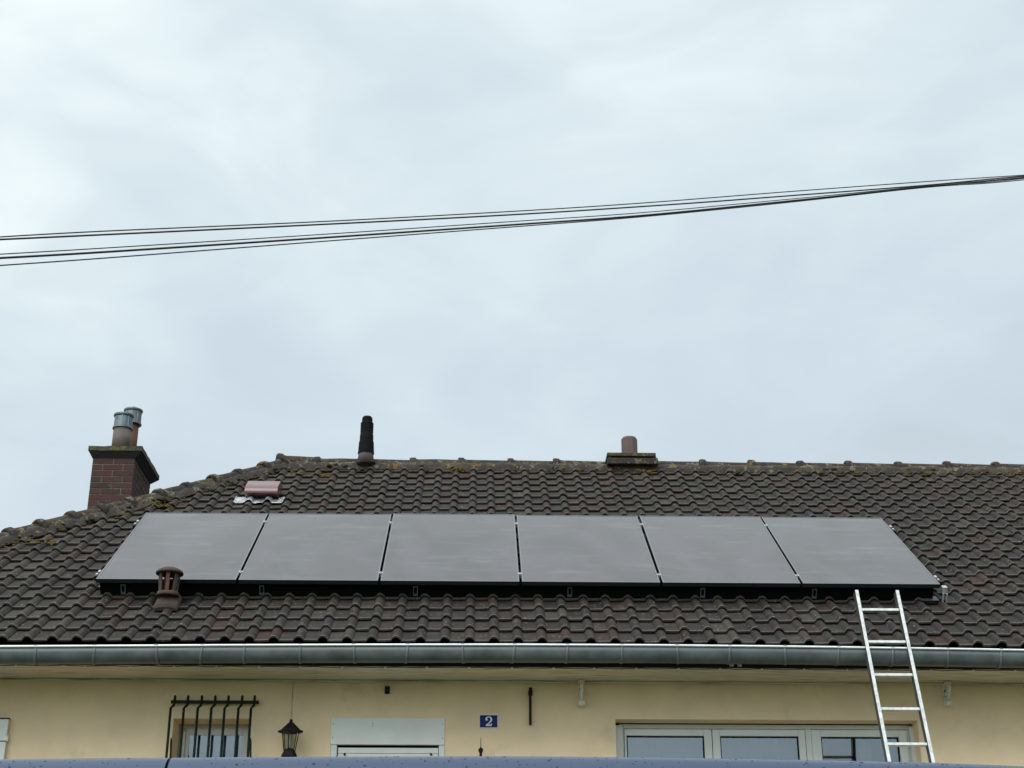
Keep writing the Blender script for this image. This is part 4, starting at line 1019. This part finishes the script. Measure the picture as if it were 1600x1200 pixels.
# wire clipped along the eave
b = MB(); pts = []
i = 0; x = -4.4
while x < 5.4:
    pts.append((x, Y0+.066+.004*math.sin(i*1.7), ZS-.004-.006*abs(math.sin(i*.9))-.002)); x += .09; i += 1
b.tube(pts, .0032, 6)
wr = empty('eave_cable', (0, Y0+.066, ZS-.01), 'thin grey cable clipped along the front edge of the soffit', 'cable')
b.build('wire', M['cable'], wr)
for px in (25, 133, 204, 272, 338, 405, 469, 535, 602, 667, 733, 800, 865, 928, 994, 1060, 1125, 1190, 1256, 1323, 1388, 1454, 1520, 1585):
    x = at(px, 1041, Y0+.066).x; b = MB(); b.box((x-.008, Y0+.058, ZS-.013), (x+.008, Y0+.074, ZS-.0005)); b.build('clip', M['cream'], wr)
for px in (1142, 1154.5):
    x = at(px, 1038, Y0+.05).x; b = MB(); b.box((x-.016, Y0+.030-.02, ZS+.0), (x+.016, Y0+.0215, ZS+.03)); b.build('junction', M['white'], wr, bevel=.003)

# ------------------------------------------------------------------ POWER LINES
lines = [
 ([(0, 370.2), (160, 361.3), (500, 346.3), (800, 330.3), (1000, 317.5), (1225, 300), (1440, 284.2), (1540, 277.5), (1600, 273.6)], .0042, 'topmost thin overhead cable in the bundle crossing the sky'),
 ([(0, 374.2), (160, 366.8), (500, 350.8), (800, 335.5), (1050, 319.5), (1225, 306.5), (1440, 290.0), (1540, 280.5), (1600, 275.2)], .0058, 'thick overhead cable second from the top of the bundle at the left edge'),
 ([(0, 397.2), (160, 387.8), (500, 366.5), (800, 346.2), (1000, 332.5), (1225, 312), (1440, 291.5), (1540, 285), (1600, 279)], .0036, 'thin overhead cable in the middle of the bundle at the left edge'),
 ([(0, 403.2), (160, 394.0), (500, 371.8), (800, 351.3), (1000, 337), (1225, 315), (1440, 292.5), (1540, 283), (1600, 277.5)], .0070, 'thickest overhead cable second from the bottom at the left edge'),
 ([(0, 414.8), (160, 403.5), (500, 377.5), (800, 354.6), (1000, 339), (1225, 317), (1440, 293.5), (1540, 286.5), (1600, 281)], .0042, 'lowest thin overhead cable at the left edge of the sky')]
for k, (pts, r_, lab) in enumerate(lines):
    P = [(a, c, 0) for a, c in pts]; W = []
    for i in range(65):
        q = cr_(P, i*(len(P)-1)/64); Yd = 9.5+4.0*q[0]/1600+.04*k; W.append(at(q[0], q[1], Yd))
    d0 = (W[0]-W[1]).normalized(); d1 = (W[-1]-W[-2]).normalized()
    W = [W[0]+d0*9+Vector((0, 0, .35)), W[0]+d0*4+Vector((0, 0, .08))]+W+[W[-1]+d1*5+Vector((0, 0, .1)), W[-1]+d1*12+Vector((0, 0, .6))]
    b = MB(); b.tube(W, r_*1.2, 6); tag(b.build('power_line', M['cable']), lab, 'power line', 'overhead cables crossing the sky')

# ------------------------------------------------------------------ VAN
yn_, wv_ = 2.2, 1.84
sil = [(-400, 1197), (-150, 1190), (0, 1187.2), (100, 1185.4), (253, 1184), (400, 1182.4), (600, 1181.2), (800, 1180.6), (1000, 1182.6), (1200, 1186), (1400, 1190.5), (1600, 1199.5), (1800, 1212), (2000, 1228)]
RS = .05
# height of the roof shoulder so that its outline, seen from the eye, follows the photograph
def sil_z(x):
    px = 745+x*FPX/2.47; return at(px, pix_interp(sil, px), yn_+.10).z
XB0, XB1 = -1.0, 3.3
def top_z(x):
    if x < .95: z = sil_z(x)
    elif x < 1.35: z = sil_z(.95)-(x-.95)*.16
    elif x < 2.25: z = sil_z(.95)-.064-(x-1.35)*.80
    else: z = sil_z(.95)-.064-.72-(x-2.25)*.16
    return z
def section(x):
    zt_ = top_z(x); pts = []
    endk = max(0, 1-(x-XB0)/.10) if x < XB0+.10 else (max(0, (x-XB1+.25)/.25) if x > XB1-.25 else 0)
    belt = min(1.08, zt_-RS-.02); ins = max(0, (zt_-1.12))*.14
    near = [(yn_+.06, .28), (yn_-.02, .42), (yn_-.07, .75), (yn_-.06, belt)]
    yt = yn_-.06+ins
    near = [(y+endk*.08, z) for y, z in near]
    yt += endk*.05
    cyc, czc = yt+RS, zt_-RS
    arc = [(cyc-RS*math.cos(R(a)), czc+RS*math.sin(R(a))) for a in (8, 22, 36, 46, 54, 60, 66, 71, 76, 80, 84)]
    mid = yn_+wv_/2; crown = arc[-1][1]
    rf = [(arc[-1][0]+(mid-arc[-1][0])*f, crown+.022*(1-(1-f)**2)) for f in (.15, .35, .65)]
    half = near+arc+rf
    full = half+[(mid, crown+.022)]+[(2*mid-y, z) for y, z in half[::-1]]
    return full
van = empty('van', ((XB0+XB1)/2, yn_+wv_/2, 0), 'blue van parked in the street, only its wet roof edge showing at the bottom', 'van')
def loft(xs, name, m, capends=(True, True)):
    b = MB(); n = None
    for x in xs:
        sct = section(x); n = len(sct); b.v += [(x, y, z) for y, z in sct]
    for i in range(len(xs)-1):
        for k in range(n-1): a = i*n+k; b.face([a, a+1, a+n+1, a+n], 0, True)
        b.face([i*n+n-1, i*n, (i+1)*n, (i+1)*n+n-1], 0)
    if capends[0]: b.face(list(range(n)))
    if capends[1]: b.face([(len(xs)-1)*n+k for k in range(n)][::-1])
    return b.build(name, m, van, angle=40)
seam = at(249.5, 1190, yn_+.02).x
xs = [XB0, XB0+.02, XB0+.06, XB0+.1]
while xs[-1]+.09 < seam-.003: xs.append(xs[-1]+.08)
loft(xs[:-1]+[seam-.0022], 'tailgate', M['vanp'])
xs = [seam+.0022]
while xs[-1] < XB1-.3: xs.append(xs[-1]+.08)
xs += [XB1-.22, XB1-.12, XB1-.05, XB1-.01, XB1]
body = loft(xs, 'body', M['vanp'])
# dark rubber deep in the seam
b = MB(); sct = section(seam); b.v = [(seam-.003, yn_+.9+(y-yn_-.9)*.985, .28+(z-.28)*.985) for y, z in sct]+[(seam+.003, yn_+.9+(y-yn_-.9)*.985, .28+(z-.28)*.985) for y, z in sct]
n = len(sct)
for k in range(n-1): b.face([k, k+1, n+k+1, n+k])
b.build('seal', M['rubber'], van)
for side_ in (0, 1):
    yy = (lambda y: y) if side_ == 0 else (lambda y: 2*(yn_+wv_/2)-y)
    for x0, x1 in ((-.38, .32), (.38, 1.15)):
        b = MB(); za = 1.12; zb_ = top_z((x0+x1)/2)-RS-.06
        q = [(x0, yy(yn_-.066+0*.0), za), (x1, yy(yn_-.066), za), (x1-.04, yy(yn_-.066+(zb_-1.12)*.14), zb_), (x0+.04, yy(yn_-.066+(zb_-1.12)*.14), zb_)]
        b.prism(q, (0, -.004 if side_ == 0 else .004, 0)); b.build('window', M['vang'], van)
    for wx in (-.35, 2.35):
        b = MB(); yc_ = yy(yn_+.03); ax_ = Vector((0, -1 if side_ == 0 else 1, 0))
        b.lathe([(.20, -.10), (.31, -.10), (.33, -.07), (.33, .07), (.31, .10), (.21, .105)], (wx, yc_, .33), 28, axis=ax_); w_ = b.build('wheel', M['rubber'], van, angle=40)
        b = MB(); b.lathe([(.205, .09), (.19, .10), (.10, .085), (.06, .10), (.03, .105)], (wx, yc_, .33), 20, axis=ax_); b.build('rim', M['rim'], w_)
    b = MB(); b.box((XB0-.012, min(yy(yn_+.05), yy(yn_+.17)), .95), (XB0-.001, max(yy(yn_+.05), yy(yn_+.17)), 1.45)); b.build('tail_lamp', M['tail'], van, bevel=.004)
    b = MB(); b.box((XB1-.002, min(yy(yn_+.1), yy(yn_+.4)), .68), (XB1+.012, max(yy(yn_+.1), yy(yn_+.4)), .82)); b.build('headlight', M['head'], van, bevel=.004)
    b = MB(); b.box((.28, min(yy(yn_-.085), yy(yn_-.078)), .98), (.42, max(yy(yn_-.085), yy(yn_-.078)), 1.01)); b.build('door_handle', M['vant'], van)
b = MB(); q = [(2.20, yn_+.2, 1.215), (1.42, yn_+.28, 1.83), (1.42, yn_+wv_-.28, 1.83), (2.20, yn_+wv_-.2, 1.215)]
zoff = [top_z(2.2)+.018, top_z(1.42)+.018]; b.prism([(2.2, yn_+.2, zoff[0]), (1.42, yn_+.28, zoff[1]), (1.42, yn_+wv_-.28, zoff[1]), (2.2, yn_+wv_-.2, zoff[0])], (.004, 0, .008)); b.build('windscreen', M['vang'], van)
b = MB(); b.box((XB1-.02, yn_+.1, .3), (XB1+.05, yn_+wv_-.1, .58)); b.build('bumper', M['vant'], van, bevel=.02)
b = MB(); b.box((XB0-.05, yn_+.1, .3), (XB0+.02, yn_+wv_-.1, .58)); b.build('bumper', M['vant'], van, bevel=.02)
b = MB(); b.box((XB0-.010, yn_+.25, 1.2), (XB0-.001, yn_+wv_-.25, 1.72)); b.build('rear_window', M['vang'], van, bevel=.004)
# rain drops on the roof shoulder
b = MB()
hemi = []; nH = 7
for j, ph in enumerate((0, 35, 65)):
    for k in range(nH): hemi.append(Vector((math.cos(R(ph))*math.cos(2*math.pi*k/nH), math.cos(R(ph))*math.sin(2*math.pi*k/nH), math.sin(R(ph))*.55)))
hemi.append(Vector((0, 0, .55))); hf = [(j*nH+k, j*nH+(k+1) % nH, (j+1)*nH+(k+1) % nH, (j+1)*nH+k) for j in range(2) for k in range(nH)]+[(2*nH+k, 2*nH+(k+1) % nH, 3*nH) for k in range(nH)]
for _ in range(520):
    x = rnd.uniform(-.95, 1.0)
    if abs(x-seam) < .01: continue
    zt_ = top_z(x); ins = max(0, (zt_-1.12))*.14; a = R(rnd.uniform(25, 76)); cy_, cz_ = yn_-.06+ins+RS, zt_-RS
    nrm = Vector((0, -math.cos(a), math.sin(a))); p = Vector((x, cy_, cz_))+nrm*(RS-.0002); tx_ = Vector((1, 0, 0)); ty_ = nrm.cross(tx_)
    r_ = min(.0030, .0006+abs(rnd.gauss(0, .0007))); el = rnd.uniform(.8, 1.5)
    b.add([p+tx_*(v.x*r_*el)+ty_*(v.y*r_)+nrm*(v.z*r_) for v in hemi], hf, 0, True)
o = b.build('rain_drops', M['drop'], van, fix=False); o['kind'] = 'stuff'
